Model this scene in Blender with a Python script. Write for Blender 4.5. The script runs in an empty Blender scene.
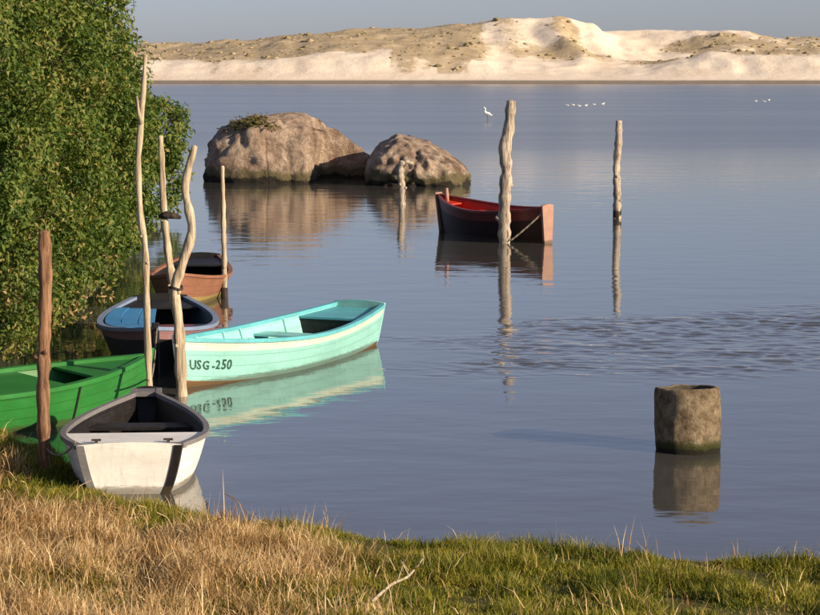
import bpy, bmesh, math, random
import numpy as np
from mathutils import Vector, Matrix

R = math.radians
random.seed(7)
rng = np.random.default_rng(7)
scene = bpy.context.scene
C = scene.collection

# ------------------------------------------------------------------ camera, sky, sun, exposure
CAM_H, FPX, PITCH = 4.0, 2200.0, R(6.06)
cam = bpy.data.objects.new('camera', bpy.data.cameras.new('camera'))
C.objects.link(cam)
cam.location = (0, 0, CAM_H)
cam.rotation_euler = (R(90) - PITCH, 0, 0)
cam.data.sensor_width = 36.0
cam.data.lens = FPX / 820.0 * 36.0
cam.data.clip_start = 0.5
cam.data.clip_end = 12000
scene.camera = cam

SUN_AZ, SUN_EL = R(120.5), R(18.5)          # azimuth from +Y (view direction) towards +X
TO_SUN = Vector((math.sin(SUN_AZ) * math.cos(SUN_EL), math.cos(SUN_AZ) * math.cos(SUN_EL), math.sin(SUN_EL)))
world = bpy.data.worlds.new('World')
scene.world = world
world.use_nodes = True
wn = world.node_tree
for n in list(wn.nodes):
    wn.nodes.remove(n)
sky = wn.nodes.new('ShaderNodeTexSky')
sky.sky_type = 'NISHITA'
sky.sun_disc = False
sky.sun_elevation = SUN_EL
sky.sun_rotation = SUN_AZ
sky.altitude = 0
sky.air_density = 1.0
sky.dust_density = 0.6
sky.ozone_density = 3.0
hsv = wn.nodes.new('ShaderNodeHueSaturation')
hsv.inputs['Saturation'].default_value = 0.55
tint = wn.nodes.new('ShaderNodeMix'); tint.data_type = 'RGBA'; tint.blend_type = 'MULTIPLY'
tint.inputs[0].default_value = 1.0
tint.inputs[7].default_value = (0.89, 0.92, 1.16, 1)
bg = wn.nodes.new('ShaderNodeBackground')
bg.inputs['Strength'].default_value = 0.067
wo = wn.nodes.new('ShaderNodeOutputWorld')
wn.links.new(sky.outputs[0], hsv.inputs['Color'])
wn.links.new(hsv.outputs[0], tint.inputs[6])
wn.links.new(tint.outputs[2], bg.inputs['Color'])
wn.links.new(bg.outputs[0], wo.inputs['Surface'])

sl = bpy.data.lights.new('sun', 'SUN')
sl.energy = 5.0
sl.angle = R(0.6)
sl.color = (1.0, 0.81, 0.58)
so = bpy.data.objects.new('sun', sl)
C.objects.link(so)
so.location = (40, -20, 30)
so.rotation_euler = (-TO_SUN).to_track_quat('-Z', 'Y').to_euler()

scene.view_settings.view_transform = 'Standard'
scene.view_settings.look = 'None'
scene.view_settings.exposure = 0.6
scene.view_settings.gamma = 1.0
scene.view_settings.use_curve_mapping = False
scene.render.engine = 'CYCLES'
scene.cycles.max_bounces = 6
scene.cycles.transparent_max_bounces = 4


def at(px, py, z=0.0):
    """world point at height z seen at photograph pixel (820 x 615)"""
    x = (px - 410.0) / FPX
    u = -(py - 307.5) / FPX
    c, s = math.cos(PITCH), math.sin(PITCH)
    d = Vector((x, c + u * s, -s + u * c))
    k = (z - CAM_H) / d.z
    return Vector((d.x * k, d.y * k, z))


def at_depth(px, py, y):
    """world point at distance y seen at photograph pixel"""
    x = (px - 410.0) / FPX
    u = -(py - 307.5) / FPX
    c, s = math.cos(PITCH), math.sin(PITCH)
    d = Vector((x, c + u * s, -s + u * c))
    k = y / d.y
    return Vector((d.x * k, y, CAM_H + d.z * k))


# ------------------------------------------------------------------ numpy noise
_H = np.random.default_rng(3).random(65536)


def vnoise(p):
    p = np.asarray(p, float)
    i = np.floor(p).astype(np.int64)
    f = p - i
    f = f * f * (3 - 2 * f)
    r = 0
    for dx in (0, 1):
        for dy in (0, 1):
            for dz in (0, 1):
                h = ((i[..., 0] + dx) * 73856093) ^ ((i[..., 1] + dy) * 19349663) ^ ((i[..., 2] + dz) * 83492791)
                w = (f[..., 0] if dx else 1 - f[..., 0]) * (f[..., 1] if dy else 1 - f[..., 1]) * (f[..., 2] if dz else 1 - f[..., 2])
                r = r + w * _H[h & 65535]
    return r


def fbm(p, octv=4, gain=0.5):
    p = np.asarray(p, float)
    a, t, n = 1.0, 0, 0
    for k in range(octv):
        t = t + a * (vnoise(p * 2 ** k + 17.3 * k) * 2 - 1)
        n += a
        a *= gain
    return t / n


def P3(x, y, z=0.0):
    x, y = np.broadcast_arrays(np.asarray(x, float), np.asarray(y, float))
    return np.stack([x, y, np.broadcast_to(z, x.shape)], -1)


def sstep(a, b, x):
    t = np.clip((x - a) / (b - a), 0, 1)
    return t * t * (3 - 2 * t)


# ------------------------------------------------------------------ object helpers
def link(o, parent=None):
    C.objects.link(o)
    if parent is not None:
        o.parent = parent
    return o


def mesh_obj(name, verts, faces, mats, parent=None, midx=None, smooth=False):
    me = bpy.data.meshes.new(name)
    me.from_pydata([tuple(v) for v in verts], [], [tuple(f) for f in faces])
    for m in (mats if isinstance(mats, (list, tuple)) else [mats]):
        me.materials.append(m)
    if midx is not None:
        me.polygons.foreach_set('material_index', midx)
    if smooth:
        me.polygons.foreach_set('use_smooth', [True] * len(me.polygons))
    me.update()
    return link(bpy.data.objects.new(name, me), parent)


def np_mesh(name, verts, faces, mats, parent=None, smooth=False):
    """fast mesh from numpy arrays; faces (n,3) or (n,4)"""
    me = bpy.data.meshes.new(name)
    verts = np.ascontiguousarray(verts, dtype=np.float32)
    faces = np.ascontiguousarray(faces, dtype=np.int32)
    n, k = faces.shape
    me.vertices.add(len(verts)); me.vertices.foreach_set('co', verts.ravel())
    me.loops.add(n * k); me.loops.foreach_set('vertex_index', faces.ravel())
    me.polygons.add(n); me.polygons.foreach_set('loop_start', np.arange(0, n * k, k, dtype=np.int32))
    for m in (mats if isinstance(mats, (list, tuple)) else [mats]):
        me.materials.append(m)
    me.polygons.foreach_set('use_smooth', np.full(n, smooth))
    me.update(calc_edges=True)
    return link(bpy.data.objects.new(name, me), parent)


def tag(o, label=None, cat=None, group=None, kind=None):
    if label: o['label'] = label
    if cat: o['category'] = cat
    if group: o['group'] = group
    if kind: o['kind'] = kind
    return o


def empty(name, loc, rz=0.0, rx=0.0, ry=0.0):
    o = bpy.data.objects.new(name, None)
    o.empty_display_size = 0.3
    link(o)
    o.location = loc
    o.rotation_euler = (rx, ry, rz)
    return o


# ------------------------------------------------------------------ materials
def new_mat(name):
    m = bpy.data.materials.new(name)
    m.use_nodes = True
    nt = m.node_tree
    b = nt.nodes['Principled BSDF']
    return m, nt, b


def nd(nt, typ, **kw):
    n = nt.nodes.new(typ)
    for k, v in kw.items():
        if k.startswith('i_'):
            n.inputs[k[2:].replace('_', ' ')].default_value = v
        else:
            setattr(n, k, v)
    return n


def ramp(nt, stops, interp='LINEAR'):
    r = nt.nodes.new('ShaderNodeValToRGB')
    r.color_ramp.interpolation = interp
    e = r.color_ramp.elements
    while len(e) > 1:
        e.remove(e[-1])
    e[0].position = stops[0][0]; e[0].color = (*stops[0][1], 1)
    for p, c in stops[1:]:
        q = e.new(p); q.color = (*c, 1)
    return r


def noise_col(nt, stops, scale, detail=6, rough=0.6, coord='Object', stretch=None):
    tc = nt.nodes.new('ShaderNodeTexCoord')
    src = tc.outputs[coord]
    if stretch:
        mp = nt.nodes.new('ShaderNodeMapping')
        mp.inputs['Scale'].default_value = stretch
        nt.links.new(src, mp.inputs['Vector']); src = mp.outputs[0]
    n = nd(nt, 'ShaderNodeTexNoise', i_Scale=scale, i_Detail=detail, i_Roughness=rough)
    nt.links.new(src, n.inputs['Vector'])
    r = ramp(nt, stops)
    nt.links.new(n.outputs['Fac'], r.inputs['Fac'])
    return r, n, src


def mixc(nt, fac, a, b, mode='MIX'):
    m = nt.nodes.new('ShaderNodeMix'); m.data_type = 'RGBA'; m.blend_type = mode
    for sock, v in ((m.inputs[0], fac), (m.inputs[6], a), (m.inputs[7], b)):
        if hasattr(v, 'is_output'):
            nt.links.new(v, sock)
        elif isinstance(v, (int, float)):
            sock.default_value = v
        else:
            sock.default_value = (*v, 1)
    return m.outputs[2]


def bump(nt, b, height, strength=0.3, dist=0.01):
    bp = nd(nt, 'ShaderNodeBump', i_Strength=strength, i_Distance=dist)
    nt.links.new(height, bp.inputs['Height'])
    nt.links.new(bp.outputs[0], b.inputs['Normal'])
    return bp


def src_raw(nt):
    return nt.nodes.new('ShaderNodeTexCoord').outputs['Object']


def paint(name, col, worn=None, wear=0.35, rough=0.45, scale=6.0):
    """weathered boat paint: patchy fading, scuffs and streaks"""
    m, nt, b = new_mat(name)
    c = Vector(col)
    r, n, src = noise_col(nt, [(0.3, tuple(c * 0.82)), (0.55, tuple(c)), (0.75, tuple(min(1, v * 1.08 + 0.015) for v in c))], scale * 0.35, stretch=(1, 1, 2))
    worn = worn or tuple(c * 0.45)
    n2 = nd(nt, 'ShaderNodeTexNoise', i_Scale=scale * 2.2, i_Detail=8.0, i_Roughness=0.72)
    mp = nd(nt, 'ShaderNodeMapping'); mp.inputs['Scale'].default_value = (0.6, 0.6, 2.6)
    nt.links.new(src, mp.inputs[0]); nt.links.new(mp.outputs[0], n2.inputs['Vector'])
    rr = ramp(nt, [(0.56, (0, 0, 0)), (0.66, (1, 1, 1))])
    nt.links.new(n2.outputs['Fac'], rr.inputs['Fac'])
    f = nd(nt, 'ShaderNodeMath', operation='MULTIPLY'); f.inputs[1].default_value = wear
    nt.links.new(rr.outputs[0], f.inputs[0])
    c1 = mixc(nt, f.outputs[0], r.outputs[0], worn)
    # dirt runs and small chips
    n3 = nd(nt, 'ShaderNodeTexNoise', i_Scale=scale * 1.6, i_Detail=6.0, i_Roughness=0.65)
    mp3 = nd(nt, 'ShaderNodeMapping'); mp3.inputs['Scale'].default_value = (2.2, 2.2, 0.25)
    nt.links.new(src, mp3.inputs[0]); nt.links.new(mp3.outputs[0], n3.inputs['Vector'])
    r3 = ramp(nt, [(0.50, (0, 0, 0)), (0.72, (1, 1, 1))]); nt.links.new(n3.outputs['Fac'], r3.inputs['Fac'])
    f3 = nd(nt, 'ShaderNodeMath', operation='MULTIPLY'); f3.inputs[1].default_value = 0.45
    nt.links.new(r3.outputs[0], f3.inputs[0])
    c2 = mixc(nt, f3.outputs[0], c1, tuple(c * 0.55 + Vector((0.03, 0.025, 0.015))))
    n4 = nd(nt, 'ShaderNodeTexNoise', i_Scale=scale * 5.0, i_Detail=4.0, i_Roughness=0.6)
    nt.links.new(src, n4.inputs['Vector'])
    r4 = ramp(nt, [(0.70, (0, 0, 0)), (0.725, (1, 1, 1))]); nt.links.new(n4.outputs['Fac'], r4.inputs['Fac'])
    c3 = mixc(nt, r4.outputs[0], c2, (0.20, 0.15, 0.10))
    # seams between the planks (hull only) and a scum line along the water
    pa = nd(nt, 'ShaderNodeAttribute', attribute_name='plank')
    fr = nd(nt, 'ShaderNodeMath', operation='FRACT'); nt.links.new(pa.outputs['Fac'], fr.inputs[0])
    sb_ = nd(nt, 'ShaderNodeMath', operation='SUBTRACT'); sb_.inputs[1].default_value = 0.5; nt.links.new(fr.outputs[0], sb_.inputs[0])
    ab = nd(nt, 'ShaderNodeMath', operation='ABSOLUTE'); nt.links.new(sb_.outputs[0], ab.inputs[0])
    sr = ramp(nt, [(0.015, (1, 1, 1)), (0.05, (0, 0, 0))]); nt.links.new(ab.outputs[0], sr.inputs['Fac'])
    sf = nd(nt, 'ShaderNodeMath', operation='MULTIPLY'); nt.links.new(sr.outputs[0], sf.inputs[0]); nt.links.new(n.outputs['Fac'], sf.inputs[1])
    c4 = mixc(nt, sf.outputs[0], c3, tuple(c * 0.3))
    sz = nd(nt, 'ShaderNodeSeparateXYZ'); nt.links.new(src_raw(nt), sz.inputs[0])
    za = nd(nt, 'ShaderNodeMath', operation='MULTIPLY_ADD'); za.inputs[1].default_value = -0.14
    nt.links.new(n2.outputs['Fac'], za.inputs[0]); nt.links.new(sz.outputs[2], za.inputs[2])
    zr = ramp(nt, [(0.0, (1, 1, 1)), (0.028, (0.75, 0.75, 0.75)), (0.05, (0, 0, 0))])
    zo = nd(nt, 'ShaderNodeMath', operation='ADD'); zo.inputs[1].default_value = 0.035
    nt.links.new(za.outputs[0], zo.inputs[0]); nt.links.new(zo.outputs[0], zr.inputs['Fac'])
    zf = nd(nt, 'ShaderNodeMath', operation='MULTIPLY'); zf.inputs[1].default_value = 0.7; nt.links.new(zr.outputs[0], zf.inputs[0])
    c5 = mixc(nt, zf.outputs[0], c4, (0.055, 0.045, 0.022))
    nt.links.new(c5, b.inputs['Base Color'])
    b.inputs['Roughness'].default_value = rough
    b.inputs['Specular IOR Level'].default_value = 0.3
    bump(nt, b, n2.outputs['Fac'], 0.25, 0.006)
    return m


def wood(name, c0, c1, c2, rough=0.8, scale=7.0):
    m, nt, b = new_mat(name)
    r, n, src = noise_col(nt, [(0.36, c0), (0.5, c1), (0.63, c2)], scale, 7, 0.7, stretch=(3.2, 3.2, 0.22))
    n2 = nd(nt, 'ShaderNodeTexNoise', i_Scale=5.0, i_Detail=5.0)
    nt.links.new(src, n2.inputs['Vector'])
    rr = ramp(nt, [(0.52, (0, 0, 0)), (0.68, (1, 1, 1))])
    nt.links.new(n2.outputs['Fac'], rr.inputs['Fac'])
    nt.links.new(mixc(nt, rr.outputs[0], r.outputs[0], tuple(Vector(c0) * 0.7)), b.inputs['Base Color'])
    b.inputs['Roughness'].default_value = rough
    b.inputs['Specular IOR Level'].default_value = 0.2
    bump(nt, b, n.outputs['Fac'], 0.9, 0.03)
    return m


M = {}
M['mint'] = paint('mint paint', (0.27, 0.58, 0.53), (0.42, 0.60, 0.50), 0.5)
M['cream'] = paint('cream paint', (0.58, 0.70, 0.58), (0.40, 0.62, 0.54), 0.6)
M['teal'] = paint('turquoise paint', (0.11, 0.42, 0.48), (0.30, 0.58, 0.56), 0.4)
M['teal_in'] = paint('pale turquoise paint', (0.28, 0.64, 0.60), (0.26, 0.48, 0.44), 0.4)
M['rust'] = paint('rusty bottom paint', (0.24, 0.115, 0.04), (0.05, 0.03, 0.015), 1.0, 0.7)
M['green'] = paint('green paint', (0.020, 0.165, 0.030), (0.04, 0.19, 0.05), 0.6)
M['green2'] = paint('bright green paint', (0.025, 0.18, 0.034), (0.018, 0.11, 0.025), 0.6)
M['white'] = paint('white paint', (0.80, 0.78, 0.72), (0.60, 0.56, 0.46), 0.35)
M['white2'] = paint('clean white paint lightened as sunlit', (0.86, 0.84, 0.79), (0.66, 0.62, 0.54), 0.25)  # whiter copy of the white so the stern bench reads as sunlit
M['grey'] = paint('grey paint', (0.17, 0.165, 0.17), (0.32, 0.30, 0.28), 0.5, 0.6)
M['darkin'] = paint('dark brown tar paint and painted shade', (0.012, 0.010, 0.011), (0.045, 0.035, 0.032), 0.5, 0.5)
M['black'] = paint('black tar paint', (0.010, 0.010, 0.011), (0.05, 0.04, 0.035), 0.4, 0.55)
M['blue'] = paint('blue paint', (0.05, 0.26, 0.56), (0.25, 0.34, 0.42), 0.6)
M['bluegrey'] = paint('faded blue grey paint', (0.19, 0.25, 0.38), (0.38, 0.32, 0.30), 0.7, 0.6)
M['maroon'] = paint('maroon paint', (0.15, 0.03, 0.028), (0.30, 0.11, 0.08), 0.5)
M['pink'] = paint('faded pink paint', (0.46, 0.235, 0.175), (0.55, 0.42, 0.32), 0.6, 0.65)
M['dustpink'] = paint('dusty purple pink paint', (0.27, 0.14, 0.14), (0.20, 0.20, 0.26), 0.7, 0.65)
M['bluein'] = paint('dark blue paint', (0.03, 0.06, 0.11), (0.02, 0.02, 0.025), 0.7)
M['darkred'] = paint('dark red brown tar', (0.030, 0.012, 0.011), (0.07, 0.035, 0.03), 0.6, 0.55)
M['oldpink'] = paint('worn pinkish wood', (0.38, 0.22, 0.165), (0.42, 0.32, 0.24), 0.8, 0.75)
M['red'] = paint('red paint', (0.55, 0.035, 0.014), (0.36, 0.03, 0.02), 0.4)
M['orange'] = paint('faded orange paint', (0.24, 0.105, 0.06), (0.34, 0.23, 0.14), 0.8, 0.7)
M['ochre'] = paint('ochre paint', (0.27, 0.21, 0.07), (0.15, 0.11, 0.06), 0.7, 0.7)
M['letter'] = paint('dark green lettering', (0.018, 0.07, 0.05), (0.22, 0.42, 0.32), 0.9, 0.6, 16)
M['post_red'] = wood('reddish bark', (0.10, 0.05, 0.028), (0.25, 0.135, 0.075), (0.37, 0.225, 0.14))
M['post_pale'] = wood('bleached wood', (0.26, 0.20, 0.13), (0.48, 0.39, 0.27), (0.62, 0.53, 0.39))
M['post_grey'] = wood('grey driftwood', (0.20, 0.16, 0.12), (0.42, 0.35, 0.27), (0.58, 0.50, 0.40))
M['rope'] = wood('rope', (0.22, 0.19, 0.14), (0.36, 0.31, 0.24), (0.46, 0.42, 0.34), scale=40)
M['darkwood'] = wood('dark wet wood', (0.02, 0.015, 0.012), (0.05, 0.038, 0.03), (0.09, 0.07, 0.055))
M['bark'] = wood('tree bark', (0.05, 0.035, 0.022), (0.12, 0.085, 0.055), (0.2, 0.15, 0.1))

# ------------------------------------------------------------------ shoreline and near land
SHORE = np.array([(400, 14.6), (30, 16.5), (3.3, 17.5), (1.7, 17.8), (0.7, 18.15), (-0.08, 18.4), (-0.95, 18.95), (-1.85, 19.4),
                  (-2.55, 20.0), (-3.15, 20.75), (-3.6, 22.0), (-3.95, 23.3), (-4.6, 23.9), (-5.8, 24.0), (-6.3, 25), (-6.2, 29), (-6.5, 38),
                  (-7.0, 50), (-7.7, 62), (-9.5, 70), (-16, 80), (-60, 100), (-900, 260)], float)


def shore_dist(x, y):
    """signed distance to the shoreline, positive on land"""
    x = np.asarray(x, float); y = np.asarray(y, float)
    best = np.full(x.shape, 1e9); sgn = np.ones(x.shape)
    for (ax, ay), (bx, by) in zip(SHORE[:-1], SHORE[1:]):
        dx, dy = bx - ax, by - ay
        t = np.clip(((x - ax) * dx + (y - ay) * dy) / (dx * dx + dy * dy), 0, 1)
        qx, qy = x - ax - t * dx, y - ay - t * dy
        d = np.hypot(qx, qy)
        cr = dx * (y - ay) - dy * (x - ax)
        m = d < best - 1e-9
        best = np.where(m, d, best)
        sgn = np.where(m, np.where(cr > 0, 1.0, -1.0), sgn)
    return best * sgn


def land_z(x, y):
    s = shore_dist(x, y)
    n = fbm(P3(np.asarray(x) * 0.9, np.asarray(y) * 0.9), 4)
    z = np.where(s > 0, 0.03 + 0.075 * s + 0.0032 * np.minimum(s, 20) ** 2, 0.03 + 0.3 * s)
    z = z + n * 0.07 * sstep(-0.3, 0.8, s)
    return np.maximum(np.minimum(z, 2.6 + 0.2 * n), -1.2)


if shore_dist(np.array([0.0]), np.array([0.0]))[0] < 0:
    raise RuntimeError('shore orientation')


def axis(segs):
    a = [segs[0][0]]
    for lo, hi, st in segs:
        k = max(1, int(round((hi - lo) / st)))
        a += [lo + (hi - lo) * (i + 1) / k for i in range(k)]
    return np.array(a)


def grid_mesh(name, xs, ys, zf, mat, smooth=True):
    X, Y = np.meshgrid(xs, ys)
    Z = zf(X, Y)
    nx, ny = len(xs), len(ys)
    v = np.stack([X, Y, Z], -1).reshape(-1, 3)
    i = np.arange(ny - 1)[:, None] * nx + np.arange(nx - 1)[None, :]
    f = np.stack([i, i + 1, i + nx + 1, i + nx], -1).reshape(-1, 4)
    return np_mesh(name, v, f, mat, smooth=smooth), v


m, nt, b = new_mat('bank soil')
r, n, _ = noise_col(nt, [(0.3, (0.05, 0.05, 0.015)), (0.5, (0.10, 0.095, 0.028)), (0.7, (0.19, 0.15, 0.06))], 3.0, 8)
nt.links.new(r.outputs[0], b.inputs['Base Color']); b.inputs['Roughness'].default_value = 0.95
b.inputs['Specular IOR Level'].default_value = 0.1
bump(nt, b, n.outputs['Fac'], 0.8, 0.05)
M['soil'] = m

gx = axis([(-900, -60, 60), (-60, -14, 4), (-14, -6, 0.4), (-6, 6, 0.12), (6, 16, 0.5), (16, 60, 4), (60, 400, 40)])
gy = axis([(-300, -20, 20), (-20, 11, 1.5), (11, 25, 0.12), (25, 34, 0.4), (34, 80, 1.2), (80, 320, 20)])
ground, _ = grid_mesh('ground', gx, gy, land_z, M['soil'])
tag(ground, 'grassy lagoon bank sloping down to the water in the foreground', kind='structure')

# ------------------------------------------------------------------ water
m, nt, b = new_mat('lagoon water')
tc = nd(nt, 'ShaderNodeTexCoord')
sep = nd(nt, 'ShaderNodeSeparateXYZ'); nt.links.new(tc.outputs['Object'], sep.inputs[0])


def mth(op, a, bb=None, clamp=False):
    n = nd(nt, 'ShaderNodeMath', operation=op); n.use_clamp = clamp
    for s, v in ((0, a), (1, bb)):
        if v is None: continue
        if hasattr(v, 'is_output'): nt.links.new(v, n.inputs[s])
        else: n.inputs[s].default_value = v
    return n.outputs[0]


def mrange(v, a, bb, c=0.0, d=1.0):
    n = nd(nt, 'ShaderNodeMapRange'); n.interpolation_type = 'SMOOTHSTEP'
    nt.links.new(v, n.inputs[0])
    for i, q in zip((1, 2, 3, 4), (a, bb, c, d)): n.inputs[i].default_value = q
    return n.outputs[0]


def wnoise(scale, detail, rough, st=(1, 1, 1), dist=0.0):
    mp = nd(nt, 'ShaderNodeMapping'); mp.inputs['Scale'].default_value = st
    nt.links.new(tc.outputs['Object'], mp.inputs[0])
    n = nd(nt, 'ShaderNodeTexNoise', i_Scale=scale, i_Detail=detail, i_Roughness=rough, i_Distortion=dist)
    nt.links.new(mp.outputs[0], n.inputs['Vector'])
    return n.outputs['Fac']


# breeze: rougher water farther out, in streaks
far = mrange(sep.outputs[1], 55.0, 140.0)
streak = mrange(wnoise(0.02, 4, 0.6, (0.5, 2.6, 1)), 0.42, 0.6)
breeze = mth('MULTIPLY', far, mth('ADD', 0.90, mth('MULTIPLY', streak, 0.10)))
h = mth('MULTIPLY', wnoise(0.9, 3, 0.5, (0.8, 1.15, 1)), 0.012)
h = mth('ADD', h, mth('MULTIPLY', wnoise(4.5, 4, 0.6, (0.55, 1.4, 1)), mth('ADD', 0.0010, mth('MULTIPLY', breeze, 0.006))))
h = mth('ADD', h, mth('MULTIPLY', wnoise(0.35, 3, 0.5, (0.6, 1.4, 1)), mth('MULTIPLY', far, 0.06)))
bp = nd(nt, 'ShaderNodeBump', i_Strength=1.0, i_Distance=1.0)
nt.links.new(h, bp.inputs['Height']); nt.links.new(bp.outputs[0], b.inputs['Normal'])
b.inputs['Base Color'].default_value = (0.072, 0.069, 0.060, 1)
b.inputs['IOR'].default_value = 1.6
nt.links.new(mth('ADD', 0.02, mth('MULTIPLY', breeze, 0.20)), b.inputs['Roughness'])
M['water'] = m


def gust(X, Y):
    """wind-ruffled patch out on the lagoon: small steep wavelets, dying out at ragged edges"""
    gx_ = (X - 6.8) / 6.3; gy_ = (Y - 0.42 * X - 31.4) / 4.4
    r = gx_ ** 2 + gy_ ** 2 + 0.75 * fbm(P3(X * 0.5, Y * 0.7), 4) + 0.55 * fbm(P3(X * 1.1, Y * 3.0, 4), 3)
    k = sstep(1.45, 0.05, r) * (0.55 + 0.45 * sstep(-0.25, 0.25, fbm(P3(X * 0.7, Y * 1.6, 7), 3)))
    xr, yr = X * 0.94 - Y * 0.34, X * 0.34 + Y * 0.94
    w = fbm(P3(xr * 4.2, yr * 7.6, 1.0), 2) * 0.025 + fbm(P3(xr * 1.6, yr * 3.4, 2.0), 2) * 0.006
    return k * w


wxs = axis([(-3000, -600, 600), (-600, -60, 60), (-60, -0.6, 6), (-0.6, 13.6, 0.05), (13.6, 60, 6), (60, 600, 60), (600, 3000, 600)])
wys = axis([(-400, 24, 40), (24, 43, 0.034), (43, 2000, 120)])
water, _ = grid_mesh('water', wxs, wys, gust, m, smooth=True)
tag(water, 'calm grey blue lagoon water with a darker wind ruffled patch', kind='structure')

# ------------------------------------------------------------------ dunes on the far shore
DD = 900.0
US = np.array([-500, 0, 150, 230, 290, 345, 400, 460, 500, 545, 575, 605, 640, 690, 730, 780, 830, 1000, 1400], float)
SS = np.array([-10, 0, 14, 26, 40, 60, 85, 115, 150, 250, 900], float)
HT = np.array([
    [-.7, 0, 1.7, 4.6, 8.6, 11, 12, 16, 14, 9, 6], [-.7, 0, 1.7, 4.6, 8.6, 11, 12, 16, 14, 9, 6],
    [-.7, 0, 1.7, 4.2, 8, 10, 12, 17, 14, 9, 6], [-.7, 0, 1.7, 4.3, 8.2, 11.5, 15, 19.3, 16, 9, 6],
    [-.7, 0, 1.7, 4.8, 9.6, 13, 17, 21.6, 18, 10, 6], [-.7, 0, 1.7, 5, 10.4, 15, 19, 23.8, 19, 10, 6],
    [-.7, 0, 1.7, 5, 10.6, 16, 20, 25.2, 20, 10, 6], [-.7, 0, 1.7, 4.6, 9.6, 15, 21, 25.6, 21, 10, 6],
    [-.7, 0, 1.7, 4, 7, 11, 18, 28.2, 23, 12, 6], [-.7, 0, 1.7, 3.6, 6, 9, 16, 28, 23, 12, 6], [-.7, 0, 1.7, 3.5, 6, 10, 20, 29.5, 23, 12, 6],
    [-.7, 0, 1.7, 3, 5, 8, 13, 25.5, 22, 12, 6], [-.7, 0, 1.7, 3, 5, 7, 9, 15, 23.4, 14, 6],
    [-.7, 0, 1.7, 4, 7.5, 9.5, 8, 13, 24.5, 14, 6], [-.7, 0, 1.7, 4, 8.5, 13.2, 9, 13, 24, 14, 6],
    [-.7, 0, 1.7, 5, 9, 13.5, 10, 13, 23, 14, 6], [-.7, 0, 1.7, 6, 10, 15, 12, 14, 20.4, 13, 6],
    [-.7, 0, 1.7, 6, 9, 12, 12, 14, 19, 12, 6], [-.7, 0, 1.7, 6, 9, 12, 12, 14, 19, 12, 6]], float)


def dune_s(X, Y):
    return Y - 876 - fbm(P3(X * 0.01, 5.0), 3) * 4


def dune_z(X, Y):
    """heights read off a table of dune sections (column: position along the shore, row: distance inland)"""
    u = 410 + X * FPX / DD
    s = dune_s(X, Y)
    gully = fbm(P3(X * 0.13, Y * 0.03), 4)
    wander = fbm(P3(X * 0.02, Y * 0.02, 8), 4)
    s2 = s + np.where(s > 12, gully * 3 * sstep(18, 32, s) * (1 - sstep(40, 80, s)) + wander * 16 * sstep(40, 80, s), 0)
    u2 = u + fbm(P3(X * 0.03, Y * 0.03, 3), 3) * 22
    ui = np.clip(np.searchsorted(US, u2) - 1, 0, len(US) - 2); si = np.clip(np.searchsorted(SS, s2) - 1, 0, len(SS) - 2)
    fu = np.clip((u2 - US[ui]) / (US[ui + 1] - US[ui]), 0, 1); fs_ = np.clip((s2 - SS[si]) / (SS[si + 1] - SS[si]), 0, 1)
    fu = fu * fu * (3 - 2 * fu)
    z = (HT[ui, si] * (1 - fu) + HT[ui + 1, si] * fu) * (1 - fs_) + (HT[ui, si + 1] * (1 - fu) + HT[ui + 1, si + 1] * fu) * fs_
    inl = sstep(16, 45, s)
    z = z + fbm(P3(X * 0.045 + 3, Y * 0.05), 4) * 2.0 * sstep(35, 80, s) + (0.5 - np.abs(fbm(P3(X * 0.08, Y * 0.08, 5), 3))) * 1.3 * inl
    return z


m, nt, b = new_mat('dune sand and scrub')
at_v = nd(nt, 'ShaderNodeAttribute', attribute_name='scrub')
tc = nd(nt, 'ShaderNodeTexCoord')
n1 = nd(nt, 'ShaderNodeTexNoise', i_Scale=0.2, i_Detail=10.0, i_Roughness=0.75); nt.links.new(tc.outputs['Object'], n1.inputs['Vector'])
n2 = nd(nt, 'ShaderNodeTexNoise', i_Scale=0.05, i_Detail=6.0, i_Roughness=0.6); nt.links.new(tc.outputs['Object'], n2.inputs['Vector'])
sand = ramp(nt, [(0.3, (0.72, 0.60, 0.46)), (0.55, (0.80, 0.69, 0.55)), (0.75, (0.83, 0.73, 0.60))]); nt.links.new(n2.outputs['Fac'], sand.inputs['Fac'])
veg = ramp(nt, [(0.3, (0.33, 0.26, 0.15)), (0.5, (0.45, 0.355, 0.225)), (0.7, (0.60, 0.49, 0.34))]); nt.links.new(n1.outputs['Fac'], veg.inputs['Fac'])  # sand and scrub tones paled to imitate distance haze
f = mth('ADD', at_v.outputs['Fac'], mth('MULTIPLY', mth('SUBTRACT', n1.outputs['Fac'], 0.5), 1.5))
f = mrange(f, 0.36, 0.66)
wet = nd(nt, 'ShaderNodeAttribute', attribute_name='wet')
c1 = mixc(nt, f, sand.outputs[0], veg.outputs[0])
c2 = mixc(nt, wet.outputs['Fac'], c1, (0.24, 0.20, 0.155))
nt.links.new(c2, b.inputs['Base Color']); b.inputs['Roughness'].default_value = 0.95
b.inputs['Specular IOR Level'].default_value = 0.05
bump(nt, b, n1.outputs['Fac'], 0.7, 0.9)
dx = axis([(-1500, -300, 60), (-300, 320, 1.6), (320, 1500, 60)])
dy = axis([(855, 1040, 1.6), (1040, 1200, 6), (1200, 2600, 200)])
dunes, dv = grid_mesh('dunes', dx, dy, dune_z, m)
X, Y, Z = dv.T
u = 410 + X * FPX / DD
s = dune_s(X, Y)
right = sstep(455, 510, u)
big = fbm(P3(X * 0.03 + 9, Y * 0.03), 4)
sl_ = fbm(P3(X * 0.11, Y * 0.03, 4), 3)
scrub = (1 - right) * (sstep(36, 58, s + 14 * big) * (0.92 + 0.7 * big) + sstep(0.02, 0.35, sl_) * sstep(17, 27, s) * 0.62)


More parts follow.
